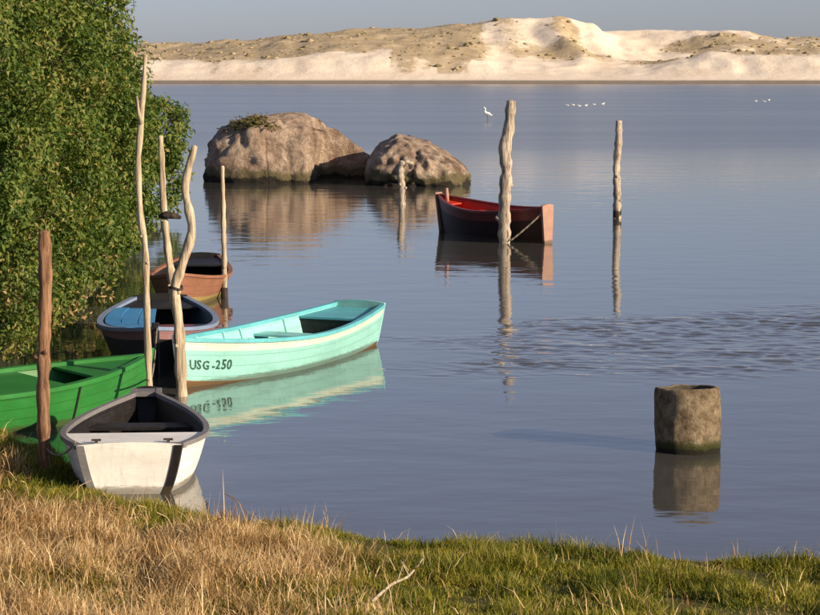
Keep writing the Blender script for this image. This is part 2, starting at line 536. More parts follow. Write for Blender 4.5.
def spot(uc, sc_, ru, rs__, k):
    return k * np.exp(-(((u - uc) / ru) ** 2 + ((s - sc_) / rs__) ** 2))


scrub = scrub + right * sstep(45, 70, s) * np.clip(0.24 + 1.3 * big, 0, 1)
scrub = scrub + spot(578, 100, 14, 22, .7) + spot(515, 108, 22, 14, .6) + spot(665, 66, 26, 14, .75) + spot(770, 62, 40, 16, .65) + spot(820, 60, 40, 20, .6) + spot(690, 125, 30, 12, .4)
scrub = np.clip(scrub, 0, 1) * sstep(13, 18, s)
for nm, val in (('scrub', scrub), ('wet', (1 - sstep(9, 15, s)) * 0.95)):
    a = dunes.data.attributes.new(nm, 'FLOAT', 'POINT')
    a.data.foreach_set('value', val.astype(np.float32))
tag(dunes, 'pale sand dunes with olive scrub along the far shore', kind='structure')

# low shrubs spread over the scrub of the dunes
sel = np.where((scrub > 0.45) & (np.abs(X) < 300) & (Y < 1040) & (rng.random(len(X)) < 0.10))[0]
th = np.linspace(0, 2 * np.pi, 6, endpoint=False)
vs, fs = [], []
for k, i in enumerate(sel):
    r0 = 0.3 + 0.5 * rng.random() + 1.2 * rng.random() ** 6; hh = r0 * rng.uniform(0.5, 0.9); o = k * 13
    j = rng.uniform(0.7, 1.3, 12)
    c0 = dv[i] + np.array([rng.uniform(-.8, .8), rng.uniform(-.8, .8), -0.15])
    for q in range(6): vs.append(c0 + (math.cos(th[q]) * r0 * j[q], math.sin(th[q]) * r0 * j[q], 0))
    for q in range(6): vs.append(c0 + (math.cos(th[q] + .5) * r0 * .75 * j[6 + q], math.sin(th[q] + .5) * r0 * .75 * j[6 + q], hh * .7 * j[q]))
    vs.append(c0 + (0, 0, hh))
    for q in range(6):
        p = (q + 1) % 6
        fs += [(o + q, o + p, o + 6 + q), (o + p, o + 6 + p, o + 6 + q), (o + 6 + q, o + 6 + p, o + 12)]
m, nt, b = new_mat('dune shrub leaves')
gi = nd(nt, 'ShaderNodeNewGeometry')
r = ramp(nt, [(0.0, (0.21, 0.175, 0.09)), (0.5, (0.30, 0.24, 0.135)), (1.0, (0.42, 0.335, 0.20))])
nt.links.new(gi.outputs['Random Per Island'], r.inputs['Fac']); nt.links.new(r.outputs[0], b.inputs['Base Color'])
b.inputs['Roughness'].default_value = 1.0; b.inputs['Specular IOR Level'].default_value = 0.0
ds = np_mesh('dune_scrub', np.array(vs), np.array(fs), m)
tag(ds, 'low olive and brown scrub dotted over the far dunes', 'scrub', kind='stuff')

# ------------------------------------------------------------------ tubes and poles
def frames(pts):
    pts = [Vector(p) for p in pts]
    out = []
    for i, p in enumerate(pts):
        a = pts[max(0, i - 1)]; c = pts[min(len(pts) - 1, i + 1)]
        t = (c - a).normalized()
        ref = Vector((0, 1, 0)) if abs(t.y) < 0.9 else Vector((1, 0, 0))
        sx = t.cross(ref).normalized(); sy = sx.cross(t).normalized()
        out.append((p, sx, sy))
    return out


def tube(pts, radii, sides=10, wob=0.0, seed=0):
    rr = random.Random(seed)
    vs, fs = [], []
    fr = frames(pts)
    for i, (p, sx, sy) in enumerate(fr):
        for q in range(sides):
            a = 2 * math.pi * q / sides
            k = radii[i] * (1 + wob * rr.uniform(-1, 1))
            vs.append(p + sx * math.cos(a) * k + sy * math.sin(a) * k)
    for i in range(len(fr) - 1):
        for q in range(sides):
            p = (q + 1) % sides
            fs.append((i * sides + q, i * sides + p, (i + 1) * sides + p, (i + 1) * sides + q))
    n = len(vs)
    vs.append(fr[0][0]); vs.append(fr[-1][0] + (fr[-1][0] - fr[-2][0]).normalized() * radii[-1] * 0.25)
    L = (len(fr) - 1) * sides
    for q in range(sides):
        p = (q + 1) % sides
        fs.append((n, p, q)); fs.append((n + 1, L + q, L + p))
    return vs, fs


def resample(ctrl, rad, n):
    """smooth curve through control points"""
    P = [Vector(c) for c in ctrl]
    seg = [0]
    for a, c in zip(P[:-1], P[1:]): seg.append(seg[-1] + (c - a).length)
    out, rr = [], []
    for i in range(n):
        s_ = seg[-1] * i / (n - 1)
        k = min(max(0, next((j for j in range(len(seg)) if seg[j] > s_), len(seg) - 1) - 1), len(P) - 2)
        t = (s_ - seg[k]) / max(1e-6, seg[k + 1] - seg[k])
        p0, p1, p2, p3 = P[max(0, k - 1)], P[k], P[k + 1], P[min(len(P) - 1, k + 2)]
        out.append(0.5 * ((2 * p1) + (p2 - p0) * t + (2 * p0 - 5 * p1 + 4 * p2 - p3) * t * t + (3 * p1 - p0 - 3 * p2 + p3) * t ** 3))
        rr.append(rad[k] * (1 - t) + rad[k + 1] * t)
    return out, rr


def pole(name, pix, depth, rpx, mat, label, seed, sink=0.7, cat='post', group='wooden mooring posts', lean=0.0):
    """pix: pixel knots from the base up, stood at one distance with a little fore-and-aft wander"""
    rr = random.Random(seed)
    base = at_depth(pix[0][0], pix[0][1], depth)
    k = depth / FPX
    ctrl = [Vector((0, 0, -sink))]; rad = [rpx[0] * k * 1.05]
    for i, (x, y) in enumerate(pix):
        p = at_depth(x, y, depth) - base
        p.y += (rr.uniform(-1, 1) * 0.05 + lean * p.z) if i else 0
        ctrl.append(p); rad.append(rpx[min(i, len(rpx) - 1)] * k)
    pts, r_ = resample(ctrl, rad, 48)
    r_ = [q * (1 + 0.10 * math.sin(i * 1.3 + seed) + rr.uniform(-.07, .07)) for i, q in enumerate(r_)]
    e = empty(name, base)
    vs, fs = tube(pts, r_, 16, 0.03, seed)
    va = np.array([v[:] for v in vs]); ca = np.array([pts[min(i // 16, 47)][:] for i in range(len(vs))])
    ra = np.array([r_[min(i // 16, 47)] for i in range(len(vs))])
    gr = fbm(np.stack([va[:, 0] / ra * 1.5, va[:, 1] / ra * 1.5, va[:, 2] * 1.6], 1) + seed * 5, 4)
    va = ca + (va - ca) * (1 + 0.27 * gr)[:, None]
    vs = [Vector(q) for q in va]
    mesh_obj('shaft', vs, fs, mat, e, smooth=True)
    # knots and stubs of cut branches
    for q in range(2):
        i = rr.randrange(10, 30)
        a = rr.uniform(-0.5, 3.6)
        d = Vector((math.cos(a), -abs(math.sin(a)), 0.5)).normalized()
        vs, fs = tube([pts[i], pts[i] + d * r_[i] * 1.05, pts[i] + d * r_[i] * 1.5], [r_[i] * .5, r_[i] * .42, r_[i] * .3], 7, 0.1, seed + q)
        mesh_obj('knot', vs, fs, mat, e, smooth=True)
    tag(e, label, cat, group)
    return e, base, pts, r_


pole('mooring_post', [(45, 470), (44, 400), (43.5, 330), (45, 280), (44.5, 231)], 21.5, [6.6, 6.6, 6.3, 6.2, 5.6], M['post_red'],
     'thick reddish bark post in the dry grass by the green boat', 1, 0.4)
e2, b2, p2, r2 = pole('mooring_post', [(149, 421), (149, 385), (147, 330), (146.5, 285), (145, 243), (140, 215), (138, 165), (141, 120), (144, 85), (145, 56)], 25.4,
                      [3.6, 3.6, 3.4, 3.3, 3.2, 3.0, 2.9, 2.7, 2.4, 1.9], M['post_pale'], 'tallest thin crooked pale pole with a forked top', 2)
fk = [at_depth(141.5, 124, 25.4) - b2, at_depth(138.5, 112, 25.38) - b2, at_depth(136.8, 96, 25.36) - b2]
vs, fs = tube(fk, [0.024, 0.02, 0.013], 8, 0.1, 4)
mesh_obj('branch', vs, fs, M['post_pale'], e2, smooth=True)
e3, b3, p3, r3 = pole('mooring_post', [(173, 315), (172, 280), (167, 245), (163.5, 205), (162, 170), (160.5, 136)], 35.4, [3.9, 3.8, 3.6, 3.3, 3.0, 2.4],
                      M['post_pale'], 'slim straight pole leaning behind the crooked post at the turquoise bow', 3)
vs, fs = tube([Vector((-0.20, -0.06, 1.60)), Vector((-0.08, -0.09, 1.63)), Vector((0.06, -0.06, 1.61)), Vector((0.14, 0, 1.58))], [0.035, 0.06, 0.05, 0.03], 8, 0.15, 9)
mesh_obj('rope_binding', vs, fs, M['darkwood'], e3, smooth=True)
e4, b4, p4, r4 = pole('mooring_post', [(182, 398), (180.5, 360), (179, 325), (175, 290), (183, 262), (192, 232), (188, 205), (184.5, 188), (189, 165), (195, 146)], 27.2,
                      [6.0, 5.9, 5.6, 5.2, 4.6, 4.8, 4.4, 4.2, 3.8, 2.6], M['post_pale'], 'thick zigzag pale post standing at the turquoise boat bow', 4)
ring = [at_depth(176, 288, 27.2) - b4 + Vector((math.cos(a) * .075, math.sin(a) * .075, 0.02 * math.sin(2 * a))) for a in np.linspace(0, 6.3, 14)]
vs, fs = tube(ring, [0.018] * 14, 6, 0.1, 5)
mesh_obj('rope_binding', vs, fs, M['darkwood'], e4, smooth=True)
e5, b5, p5, r5 = pole('mooring_post', [(224.5, 299), (224, 250), (223, 205), (222, 166)], 39.2, [2.6, 2.5, 2.3, 2.0], M['post_pale'],
                      'thin straight pole at the tip of the orange brown boat', 5)
vs, fs = tube([Vector((0, 0, -.1)), Vector((0, 0, .06)), Vector((0, 0, .20))], [0.062, 0.066, 0.06], 10, 0.08, 6)
mesh_obj('wet_foot', vs, fs, M['darkwood'], e5, smooth=True)
e6, b6, p6, r6 = pole('mooring_post', [(402, 204), (402, 185), (400.5, 172), (402, 161)], 67.5, [3.4, 3.4, 3.6, 3.0], M['post_grey'],
                      'short stub post with a bent arm in front of the smaller rock', 6)
vs, fs = tube([at_depth(402, 166, 67.5) - b6, at_depth(407, 161, 67.5) - b6, at_depth(413, 164, 67.5) - b6], [0.085, 0.07, 0.045], 8, 0.1, 3)
mesh_obj('branch', vs, fs, M['post_grey'], e6, smooth=True)
pole('mooring_post', [(504.5, 243), (504.5, 220), (505, 195), (506.5, 170), (504.5, 150), (509, 128), (511.5, 101)], 52.3, [6.2, 6.2, 6.0, 5.9, 6.2, 5.4, 4.6], M['post_grey'],
     'tall thick knotted post beside the red boat', 7)
e8, b8, p8, r8 = pole('mooring_post', [(617, 218), (617, 195), (616.5, 165), (618.5, 140), (619, 121)], 61.2, [3.8, 3.7, 3.6, 3.7, 3.2], M['post_grey'],
                      'lone slim grey post standing in open water on the right', 8)
vs, fs = tube([Vector((0, 0, -.1)), Vector((0, 0, .1)), Vector((0, 0, .26))], [0.115, 0.12, 0.11], 10, 0.08, 6)
mesh_obj('wet_foot', vs, fs, M['darkwood'], e8, smooth=True)

# ------------------------------------------------------------------ boats
class Boat:
    """x runs stern -> bow, y to port, z up from the waterline"""
    def __init__(s, name, label, stern, bow, beam, tw, sheer, group='wooden boats', zb=-0.14, rake=0.18, full=0.55, chine=0.72,
                 bluff=0.0, th=0.028, floor=0.05, heel=0.0, trim=0.0, n=26, curv=0.75):
        s.curv = curv
        s.p0 = Vector(stern); d = Vector(bow) - s.p0
        s.L = d.to_2d().length; s.rz = math.atan2(d.y, d.x)
        s.beam, s.tw, s.sh, s.zb, s.rake, s.full, s.chine, s.bluff, s.th, s.fl, s.n = beam, tw, sheer, zb, rake, full, chine, bluff, th, floor, n
        s.root = empty(name, s.p0, s.rz, rx=heel, ry=trim)
        tag(s.root, label, 'boat', group)

    def hw(s, t):
        """half beam at the rail"""
        if t < s.full:
            q = t / s.full
            return s.tw / 2 + (s.beam - s.tw) / 2 * math.sin(q * math.pi / 2)
        q = (t - s.full) / (1 - s.full)
        e = s.beam / 2 * (1 - q ** 2.1)
        return max(e, 0.018 + s.bluff * 1.0)

    def zs(s, t):
        a, mid, c = s.sh
        return mid + (a - mid) * max(0, 1 - t / 0.5) ** 1.8 + (c - mid) * max(0, (t - 0.42) / 0.58) ** 2.0

    def bot(s, t):
        return s.zb + 0.10 * max(0, (t - 0.75) / 0.25) ** 2 + 0.05 * max(0, 1 - t / 0.2) ** 2

    def side(s, t, v, sgn, off=0.0):
        """point on the outer side: v 0 at the chine, 1 at the rail"""
        g = s.hw(t); c = g * (s.chine - 0.25 * max(0, (t - 0.55) / 0.45) ** 1.5)
        z = s.bot(t) + (s.zs(t) - s.bot(t)) * v
        y = c + (g - c) * v ** s.curv
        x = t * s.L + s.rake * (max(0, (t - 0.55) / 0.45) ** 2) * (v - 1) - 0.10 * (1 - v) * -1 * max(0, 1 - t / 0.2) ** 2 * 0.6
        return Vector((x, sgn * max(0.012, y + off), z))

    def hull(s, bands, inner, names=None):
        """bands: list of (v_top, material) from the chine up"""
        n, rows = s.n, 14
        mats = [mm for _, mm in bands] + [inner]
        vs, fs, mi = [], [], []
        for sgn in (1, -1):
            o = len(vs)
            for i in range(n + 1):
                for j in range(rows + 1):
                    vs.append(s.side(i / n, j / rows, sgn))
            for i in range(n):
                for j in range(rows):
                    a = o + i * (rows + 1) + j
                    q = (a, a + rows + 1, a + rows + 2, a + 1)
                    fs.append(q if sgn < 0 else q[::-1])
                    vm = (j + 0.5) / rows
                    mi.append(next(k for k, (vt, _) in enumerate(bands) if vm <= vt + 1e-6))
            o2 = len(vs)                                           # inner skin
            for i in range(n + 1):
                t = i / n
                for j in range(rows + 1):
                    v = j / rows
                    p = s.side(t, v, sgn, -s.th)
                    z0 = max(s.fl, s.bot(t) + 0.03)
                    if p.z < z0: p.z = z0
                    vs.append(p)
            for i in range(n):
                for j in range(rows):
                    a = o2 + i * (rows + 1) + j
                    q = (a, a + rows + 1, a + rows + 2, a + 1)
                    fs.append(q[::-1] if sgn < 0 else q); mi.append(len(bands))
            for i in range(n):                                      # top edge
                a = o + i * (rows + 1) + rows; c = o2 + i * (rows + 1) + rows
                q = (a, a + rows + 1, c + rows + 1, c)
                fs.append(q if sgn < 0 else q[::-1]); mi.append(len(bands))
        o = len(vs)
        for i in range(n + 1):                                      # bottom and floor
            a, c = s.side(i / n, 0, 1), s.side(i / n, 0, -1)
            z0 = max(s.fl, s.bot(i / n) + 0.03)
            vs += [a, c, Vector((a.x, max(0.0, a.y), z0)), Vector((c.x, min(0.0, c.y), z0))]
        for i in range(n):
            a = o + i * 4
            fs += [(a, a + 1, a + 5, a + 4), (a + 2, a + 6, a + 7, a + 3)]; mi += [0, len(bands)]
        ob = mesh_obj('hull', vs, fs, mats, s.root, mi)
        pl = np.zeros(len(vs), np.float32)
        k = 2 * (n + 1) * (rows + 1)
        pl[:k] = np.tile(np.arange(rows + 1) / rows * 5.0, 2 * (n + 1)); pl[k:2 * k] = pl[:k]
        a_ = ob.data.attributes.new('plank', 'FLOAT', 'POINT'); a_.data.foreach_set('value', pl)
        bm = bmesh.new(); bm.from_mesh(ob.data)
        bmesh.ops.remove_doubles(bm, verts=bm.verts, dist=0.0008)
        for f in bm.faces: f.smooth = True
        bm.to_mesh(ob.data); bm.free()
        ob.data.set_sharp_from_angle(angle=R(38))
        return ob

    def rail(s, mat, w=0.05, h=0.045, t0=0.0, t1=1.0, out=0.018, top=0.012, name='gunwale'):
        n = 30
        for sgn in (1, -1):
            vs, fs = [], []
            for i in range(n + 1):
                t = t0 + (t1 - t0) * i / n
                p = s.side(t, 1, sgn)
                yo = abs(p.y) + out; yi = max(0.004, abs(p.y) - w)
                if yo - yi < 0.03: yo = yi + 0.03
                for y, z in ((yo, top), (yi, top), (yi, top - h), (yo, top - h)):
                    vs.append((p.x, sgn * y, p.z + z))
            for i in range(n):
                for q in range(4):
                    r_ = (q + 1) % 4
                    f = (i * 4 + q, i * 4 + r_, (i + 1) * 4 + r_, (i + 1) * 4 + q)
                    fs.append(f if sgn > 0 else f[::-1])
            e = n * 4
            fs += [(0, 3, 2, 1) if sgn > 0 else (0, 1, 2, 3), (e, e + 1, e + 2, e + 3) if sgn > 0 else (e + 3, e + 2, e + 1, e)]
            mesh_obj(name, vs, fs, mat, s.root)

    def transom(s, mat, t=0.0, th=0.045, rise=0.03, out=0.006, name='transom'):
        rows = 10
        prof = [s.side(t, j / rows, 1, out) for j in range(rows + 1)]
        top = prof[-1].copy(); top.z += rise
        prof.append(top)
        arch = [Vector((top.x, top.y * k, top.z + 0.03 * (1 - k * k))) for k in (0.66, 0.33)]
        half = prof + arch
        full = half + [Vector((top.x, 0, top.z + 0.03))] + [Vector((p.x, -p.y, p.z)) for p in reversed(half)]
        d = Vector((th if t > 0.5 else -th, 0, 0))
        nn = len(full)
        vs = full + [p + d for p in full]
        fs = [tuple(range(nn)), tuple(reversed(range(nn, 2 * nn)))]
        for i in range(nn):
            j = (i + 1) % nn
            fs.append((i, i + nn, j + nn, j))
        ob = mesh_obj(name, vs, fs, mat, s.root)
        bm = bmesh.new(); bm.from_mesh(ob.data); bmesh.ops.recalc_face_normals(bm, faces=bm.faces); bm.to_mesh(ob.data); bm.free()
        return ob

    def stem(s, mat, w=0.05, rise=0.07):
        vs, fs = [], []
        n = 9
        for j in range(n + 1):
            v = j / n * 1.0
            p = s.side(1.0, v, 1)
            if j == n: p.z += rise
            for x, y in ((p.x + 0.05, w * .4), (p.x + 0.05, -w * .4), (p.x - 0.06, -w * .7), (p.x - 0.06, w * .7)):
                vs.append((x, y, p.z))
        for j in range(n):
            for q in range(4):
                r_ = (q + 1) % 4
                fs.append((j * 4 + q, (j + 1) * 4 + q, (j + 1) * 4 + r_, j * 4 + r_))
        fs += [(0, 1, 2, 3), (n * 4 + 3, n * 4 + 2, n * 4 + 1, n * 4)]
        ob = mesh_obj('stem', vs, fs, mat, s.root)
        bm = bmesh.new(); bm.from_mesh(ob.data); bmesh.ops.recalc_face_normals(bm, faces=bm.faces); bm.to_mesh(ob.data); bm.free()

    def slab(s, name, t0, t1, drop, mat, th=0.03, inset=0.03, camber=0.0, n=8):
        """board across the boat between t0 and t1: a thwart or a deck, `drop` below the rail"""
        vs, fs = [], []
        cols = (-1, -0.5, 0, 0.5, 1)
        for i in range(n + 1):
            t = t0 + (t1 - t0) * i / n
            zz = s.zs(t) - drop
            v = (zz - s.bot(t)) / (s.zs(t) - s.bot(t))
            w = max(0.006, s.side(t, min(1, max(0, v)), 1).y - inset)
            x = s.side(t, 1, 1).x
            for dz in (0, -th):
                for k in cols:
                    vs.append((x, w * k, zz + dz + camber * (1 - k * k)))
        m_ = len(cols); st = 2 * m_
        for i in range(n):
            for k in range(m_ - 1):
                a = i * st + k
                fs.append((a, a + st, a + st + 1, a + 1)); a += m_
                fs.append((a, a + 1, a + st + 1, a + st))
            for a, f in ((i * st, 0), (i * st + m_ - 1, 1)):
                q = (a, a + m_, a + m_ + st, a + st)
                fs.append(q if f == 0 else q[::-1])
        for i, f in ((0, 0), (n, 1)):
            for k in range(m_ - 1):
                a = i * st + k
                q = (a, a + 1, a + m_ + 1, a + m_)
                fs.append(q if f == 0 else q[::-1])
        ob = mesh_obj(name, vs, fs, mat, s.root)
        bm = bmesh.new(); bm.from_mesh(ob.data); bmesh.ops.recalc_face_normals(bm, faces=bm.faces); bm.to_mesh(ob.data); bm.free()
        return ob

    def bulkhead(s, t, drop, mat, name='bulkhead', th=0.025):
        rows = 6
        L_ = []
        for j in range(rows + 1):
            z = s.fl + (s.zs(t) - drop - s.fl) * j / rows
            v = (z - s.bot(t)) / (s.zs(t) - s.bot(t))
            p = s.side(t, v, 1, -0.025); L_.append((p.y, z))
        x = s.side(t, 1, 1).x
        pts = L_ + [(-y, z) for y, z in reversed(L_)]
        nn = len(pts)
        vs = [(x - th / 2, y, z) for y, z in pts] + [(x + th / 2, y, z) for y, z in pts]
        fs = [tuple(range(nn)), tuple(reversed(range(nn, 2 * nn)))] + [(i, i + nn, (i + 1) % nn + nn, (i + 1) % nn) for i in range(nn)]
        ob = mesh_obj(name, vs, fs, mat, s.root)
        bm = bmesh.new(); bm.from_mesh(ob.data); bmesh.ops.recalc_face_normals(bm, faces=bm.faces); bm.to_mesh(ob.data); bm.free()

    def ribs(s, ts, mat, w=0.035, d=0.025):
        for t in ts:
            for sgn in (1, -1):
                vs, fs = [], []
                for j in range(6):
                    v = 0.3 + 0.66 * j / 5
                    p = s.side(t, v, sgn, -s.th + 0.004); q = s.side(t, v, sgn, -s.th - d)
                    vs += [(p.x - w / 2, p.y, max(p.z, s.fl)), (p.x + w / 2, p.y, max(p.z, s.fl)), (q.x + w / 2, q.y, max(q.z, s.fl)), (q.x - w / 2, q.y, max(q.z, s.fl))]
                for j in range(5):
                    for k in range(4):
                        r_ = (k + 1) % 4
                        fs.append((j * 4 + k, j * 4 + r_, (j + 1) * 4 + r_, (j + 1) * 4 + k))
                fs.append((20, 21, 22, 23))
                mesh_obj('rib', vs, fs, mat, s.root)

    def world(s, t, v, sgn):
        bpy.context.view_layer.update()
        return s.root.matrix_world @ s.side(t, v, sgn)


def rope(a, c, sag, r, label, mat='rope', n=14, group='mooring ropes'):
    a, c = Vector(a), Vector(c)
    pts = [a.lerp(c, i / (n - 1)) - Vector((0, 0, sag * 4 * (i / (n - 1)) * (1 - i / (n - 1)))) - a for i in range(n)]
    vs, fs = tube(pts, [r] * n, 6, 0.1, 1)
    o = mesh_obj('mooring_rope', vs, fs, M[mat], smooth=True)
    o.location = a
    return tag(o, label, 'rope', group)


# turquoise boat: bow near, stern away to the right
bt = Boat('rowing_boat', 'mint and cream rowing boat with turquoise inside and dark lettering on its bow',
          (-0.76, 32.55, 0), (-2.98, 27.75, 0), 1.50, 0.82, (0.60, 0.47, 0.66), chine=0.66, rake=0.15, full=0.5)
bt.hull([(0.20, M['rust']), (0.79, M['mint']), (1.0, M['cream'])], M['teal_in'])
bt.rail(M['teal'], 0.055, 0.05)
bt.transom(M['mint']); bt.stem(M['cream'], 0.06, 0.05)
bt.slab('stern_deck', 0.005, 0.17, 0.05, M['teal']); bt.bulkhead(0.165, 0.085, M['darkin'])  # bulkhead coloured near black to stand in for shadow under the deck
bt.slab('thwart', 0.33, 0.39, 0.14, M['teal_in']); bt.slab('thwart', 0.60, 0.66, 0.14, M['teal_in'])
bt.slab('fore_deck', 0.80, 0.985, 0.03, M['teal'])
bt.ribs((0.24, 0.45, 0.54, 0.72), M['teal_in'])
# registration lettering laid on the starboard-bow planking
def glyph_mesh(body):
    txt = bpy.data.curves.new('glyph', 'FONT'); txt.body = body; txt.size = 1.0; txt.resolution_u = 2; txt.offset = 0.022
    to = bpy.data.objects.new('glyph_curve', txt); link(to)
    bpy.context.view_layer.update()
    me = bpy.data.meshes.new_from_object(to.evaluated_get(bpy.context.evaluated_depsgraph_get()))
    bpy.data.objects.remove(to)
    return me


GW = {'U': .72, 'S': .56, 'G': .76, ' ': .22, '-': .36, '2': .58, '5': .58, '0': .62}
word = 'USG -250'
full_w = sum(GW[c] for c in word); pen = 0.0
for ch in word:
    if ch != ' ':
        me = glyph_mesh(ch)
        bm = bmesh.new(); bm.from_mesh(me)
        bmesh.ops.triangulate(bm, faces=bm.faces)
        bmesh.ops.subdivide_edges(bm, edges=[e for e in bm.edges if e.calc_length() > 0.25], cuts=2)
        bmesh.ops.triangulate(bm, faces=bm.faces)
        ja, jy, js = random.uniform(-0.07, 0.07), random.uniform(-0.05, 0.05), random.uniform(0.93, 1.07)
        for v in bm.verts:
            xx, yy = v.co.x * js - v.co.y * ja, v.co.y * js + v.co.x * ja + jy
            fx, fy = (xx + pen) / full_w, yy / 0.72
            v.co = bt.side(0.972 - 0.130 * fx, 0.44 + 0.18 * fy, 1, 0.006)
        bm.to_mesh(me); bm.free()
        me.materials.clear(); me.materials.append(M['letter'])
        link(bpy.data.objects.new('letter', me), bt.root)
    pen += GW[ch]

# white boat: blunt stern towards the camera, bow away
bw = Boat('dinghy', 'small white dinghy with grey rails and dark inside, drawn up at the grass',
          (-2.68, 20.75, 0), (-2.90, 24.0, 0), 1.44, 0.98, (0.48, 0.45, 0.55), chine=0.52, rake=0.14, full=0.30, bluff=0.13, curv=0.42)
bw.hull([(0.99, M['white']), (1.0, M['grey'])], M['darkin'])
bw.rail(M['grey'], 0.04, 0.045, out=0.018); bw.transom(M['white'], rise=0.0)
vs = []
for sgn in (1, -1):                                             # grey corner strips at the transom
    vs, fs = [], []
    for j in range(9):
        p = bw.side(0.0, j / 8, sgn, 0.012)
        for x, y in ((-0.055, -0.075), (-0.055, 0.0), (0.05, 0.012), (0.05, -0.04)):
            vs.append((p.x + x, p.y + sgn * y, p.z))
    for j in range(8):
        for k in range(4):
            r_ = (k + 1) % 4
            fs.append((j * 4 + k, j * 4 + r_, (j + 1) * 4 + r_, (j + 1) * 4 + k))
    fs += [(0, 1, 2, 3), (32, 33, 34, 35)]
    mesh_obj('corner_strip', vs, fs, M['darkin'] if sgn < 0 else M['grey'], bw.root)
bw.slab('stern_bench', 0.012, 0.28, 0.010, M['white2']); bw.bulkhead(0.272, 0.06, M['darkin'])
bw.transom(M['darkin'], t=1.0, th=0.04, rise=0.0, name='bow_board')
bw.slab('thwart', 0.60, 0.68, 0.13, M['darkin'])
bw.slab('transom_cap', 0.0, 0.02, -0.012, M['grey'], th=0.05, inset=-0.03)
bw.slab('bow_cap', 0.95, 1.0, -0.006, M['grey'], th=0.05, inset=0.0)
for y in (0.33, -0.36):                                          # cleats on the stern bench
    z = bw.zs(0.08) - 0.010
    vs, fs = [], []
    for x0, x1, y0, y1, z0, z1 in ((-.015, .015, -.015, .015, 0, .022), (-.018, .018, -.045, .045, .022, .038)):
        o = len(vs)
        vs += [(0.22 + a, y + c, z + d) for a in (x0, x1) for c in (y0, y1) for d in (z0, z1)]
        fs += [tuple(o + q for q in f) for f in ((0, 1, 3, 2), (4, 6, 7, 5), (0, 4, 5, 1), (2, 3, 7, 6), (0, 2, 6, 4), (1, 5, 7, 3))]
    mesh_obj('cleat', vs, fs, M['darkwood'], bw.root)

# green boat: lies along the bank at the left, bow away to the right
bgp = Boat('rowing_boat', 'bright green rowing boat lying half out of the picture behind the white dinghy',
           (-6.35, 23.15, 0.03), (-3.17, 26.45, 0.0), 1.38, 0.95, (0.50, 0.47, 0.60), chine=0.7, rake=0.2, full=0.5, heel=R(3))
bgp.hull([(1.0, M['green2'])], M['green']); bgp.rail(M['green2'], 0.07, 0.05)
bgp.transom(M['green2']); bgp.stem(M['green2'])
bgp.slab('mid_deck', 0.26, 0.655, 0.035, M['green'])
bgp.slab('fore_deck', 0.76, 0.985, 0.03, M['green'])
bgp.slab('stern_deck', 0.01, 0.12, 0.04, M['green']); bgp.ribs((0.2, 0.45, 0.52, 0.74), M['green'])
vs, fs = [], []                                                  # dark butt strap over a plank joint
for j in range(7):
    p = bgp.side(0.665, 0.3 + 0.66 * j / 6, -1, 0.010); q = bgp.side(0.672, 0.3 + 0.66 * j / 6, -1, 0.010)
    vs += [p, q]
fs = [(2 * j, 2 * j + 1, 2 * j + 3, 2 * j + 2) for j in range(6)]
o = mesh_obj('butt_strap', vs, fs, M['black'], bgp.root)
sm = o.modifiers.new('thick', 'SOLIDIFY'); sm.thickness = 0.008

# blue boat: black hull, bow towards the camera
bb = Boat('fishing_boat', 'black hulled fishing boat with blue inside and pinkish rail between green and turquoise boats',
          (-3.92, 34.3, 0), (-3.33, 28.6, 0), 1.72, 0.85, (0.52, 0.46, 0.70), chine=0.66, rake=0.22, full=0.45)
bb.hull([(0.80, M['black']), (1.0, M['dustpink'])], M['bluein'])
bb.rail(M['bluegrey'], 0.07, 0.05); bb.transom(M['black']); bb.stem(M['black'], 0.07, 0.06)
bb.slab('side_deck', 0.02, 0.16, 0.03, M['black'])
bb.slab('thwart', 0.42, 0.47, 0.10, M['maroon']); bb.slab('thwart', 0.62, 0.67, 0.10, M['maroon'])
bb.slab('fore_deck', 0.86, 0.985, 0.03, M['bluegrey'])
n_ = 14                                                          # blue boards laid along the starboard side, level with the rail
for row, (k0, k1) in enumerate(((0.94, 0.66), (0.645, 0.36), (0.345, 0.06))):
    vs, fs = [], []
    for i in range(n_ + 1):
        t = 0.22 + (0.60 - 0.05 * row) * i / n_
        w = bb.hw(t) - 0.05; z0 = bb.zs(t) + 0.016 - 0.012 * row; x = t * bb.L
        vs += [(x, -w * k0, z0), (x, -w * k1, z0), (x, -w * k1, z0 - 0.02), (x, -w * k0, z0 - 0.02)]
    for i in range(n_):
        for q in range(4):
            r_ = (q + 1) % 4
            fs.append((i * 4 + q, i * 4 + r_, (i + 1) * 4 + r_, (i + 1) * 4 + q))
    fs += [(3, 2, 1, 0), (n_ * 4, n_ * 4 + 1, n_ * 4 + 2, n_ * 4 + 3)]
    o = mesh_obj('deck_board', vs, fs, M['blue'], bb.root)
    bm = bmesh.new(); bm.from_mesh(o.data); bmesh.ops.recalc_face_normals(bm, faces=bm.faces); bm.to_mesh(o.data); bm.free()

# orange brown boat farther off, bow towards the camera
bo = Boat('fishing_boat', 'orange brown fishing boat with dark inside moored farthest along the bushes',
          (-4.02, 42.3, 0), (-3.96, 37.0, 0), 1.46, 0.7, (0.52, 0.40, 0.66), chine=0.62, rake=0.2, full=0.45)
bo.hull([(0.42, M['ochre']), (1.0, M['orange'])], M['darkin'])
bo.rail(M['orange'], 0.06, 0.05); bo.transom(M['black']); bo.stem(M['orange'])
bo.slab('stern_deck', 0.01, 0.2, 0.02, M['black']); bo.slab('thwart', 0.5, 0.55, 0.1, M['darkin'])
bo.slab('fore_deck', 0.88, 0.985, 0.03, M['orange'])

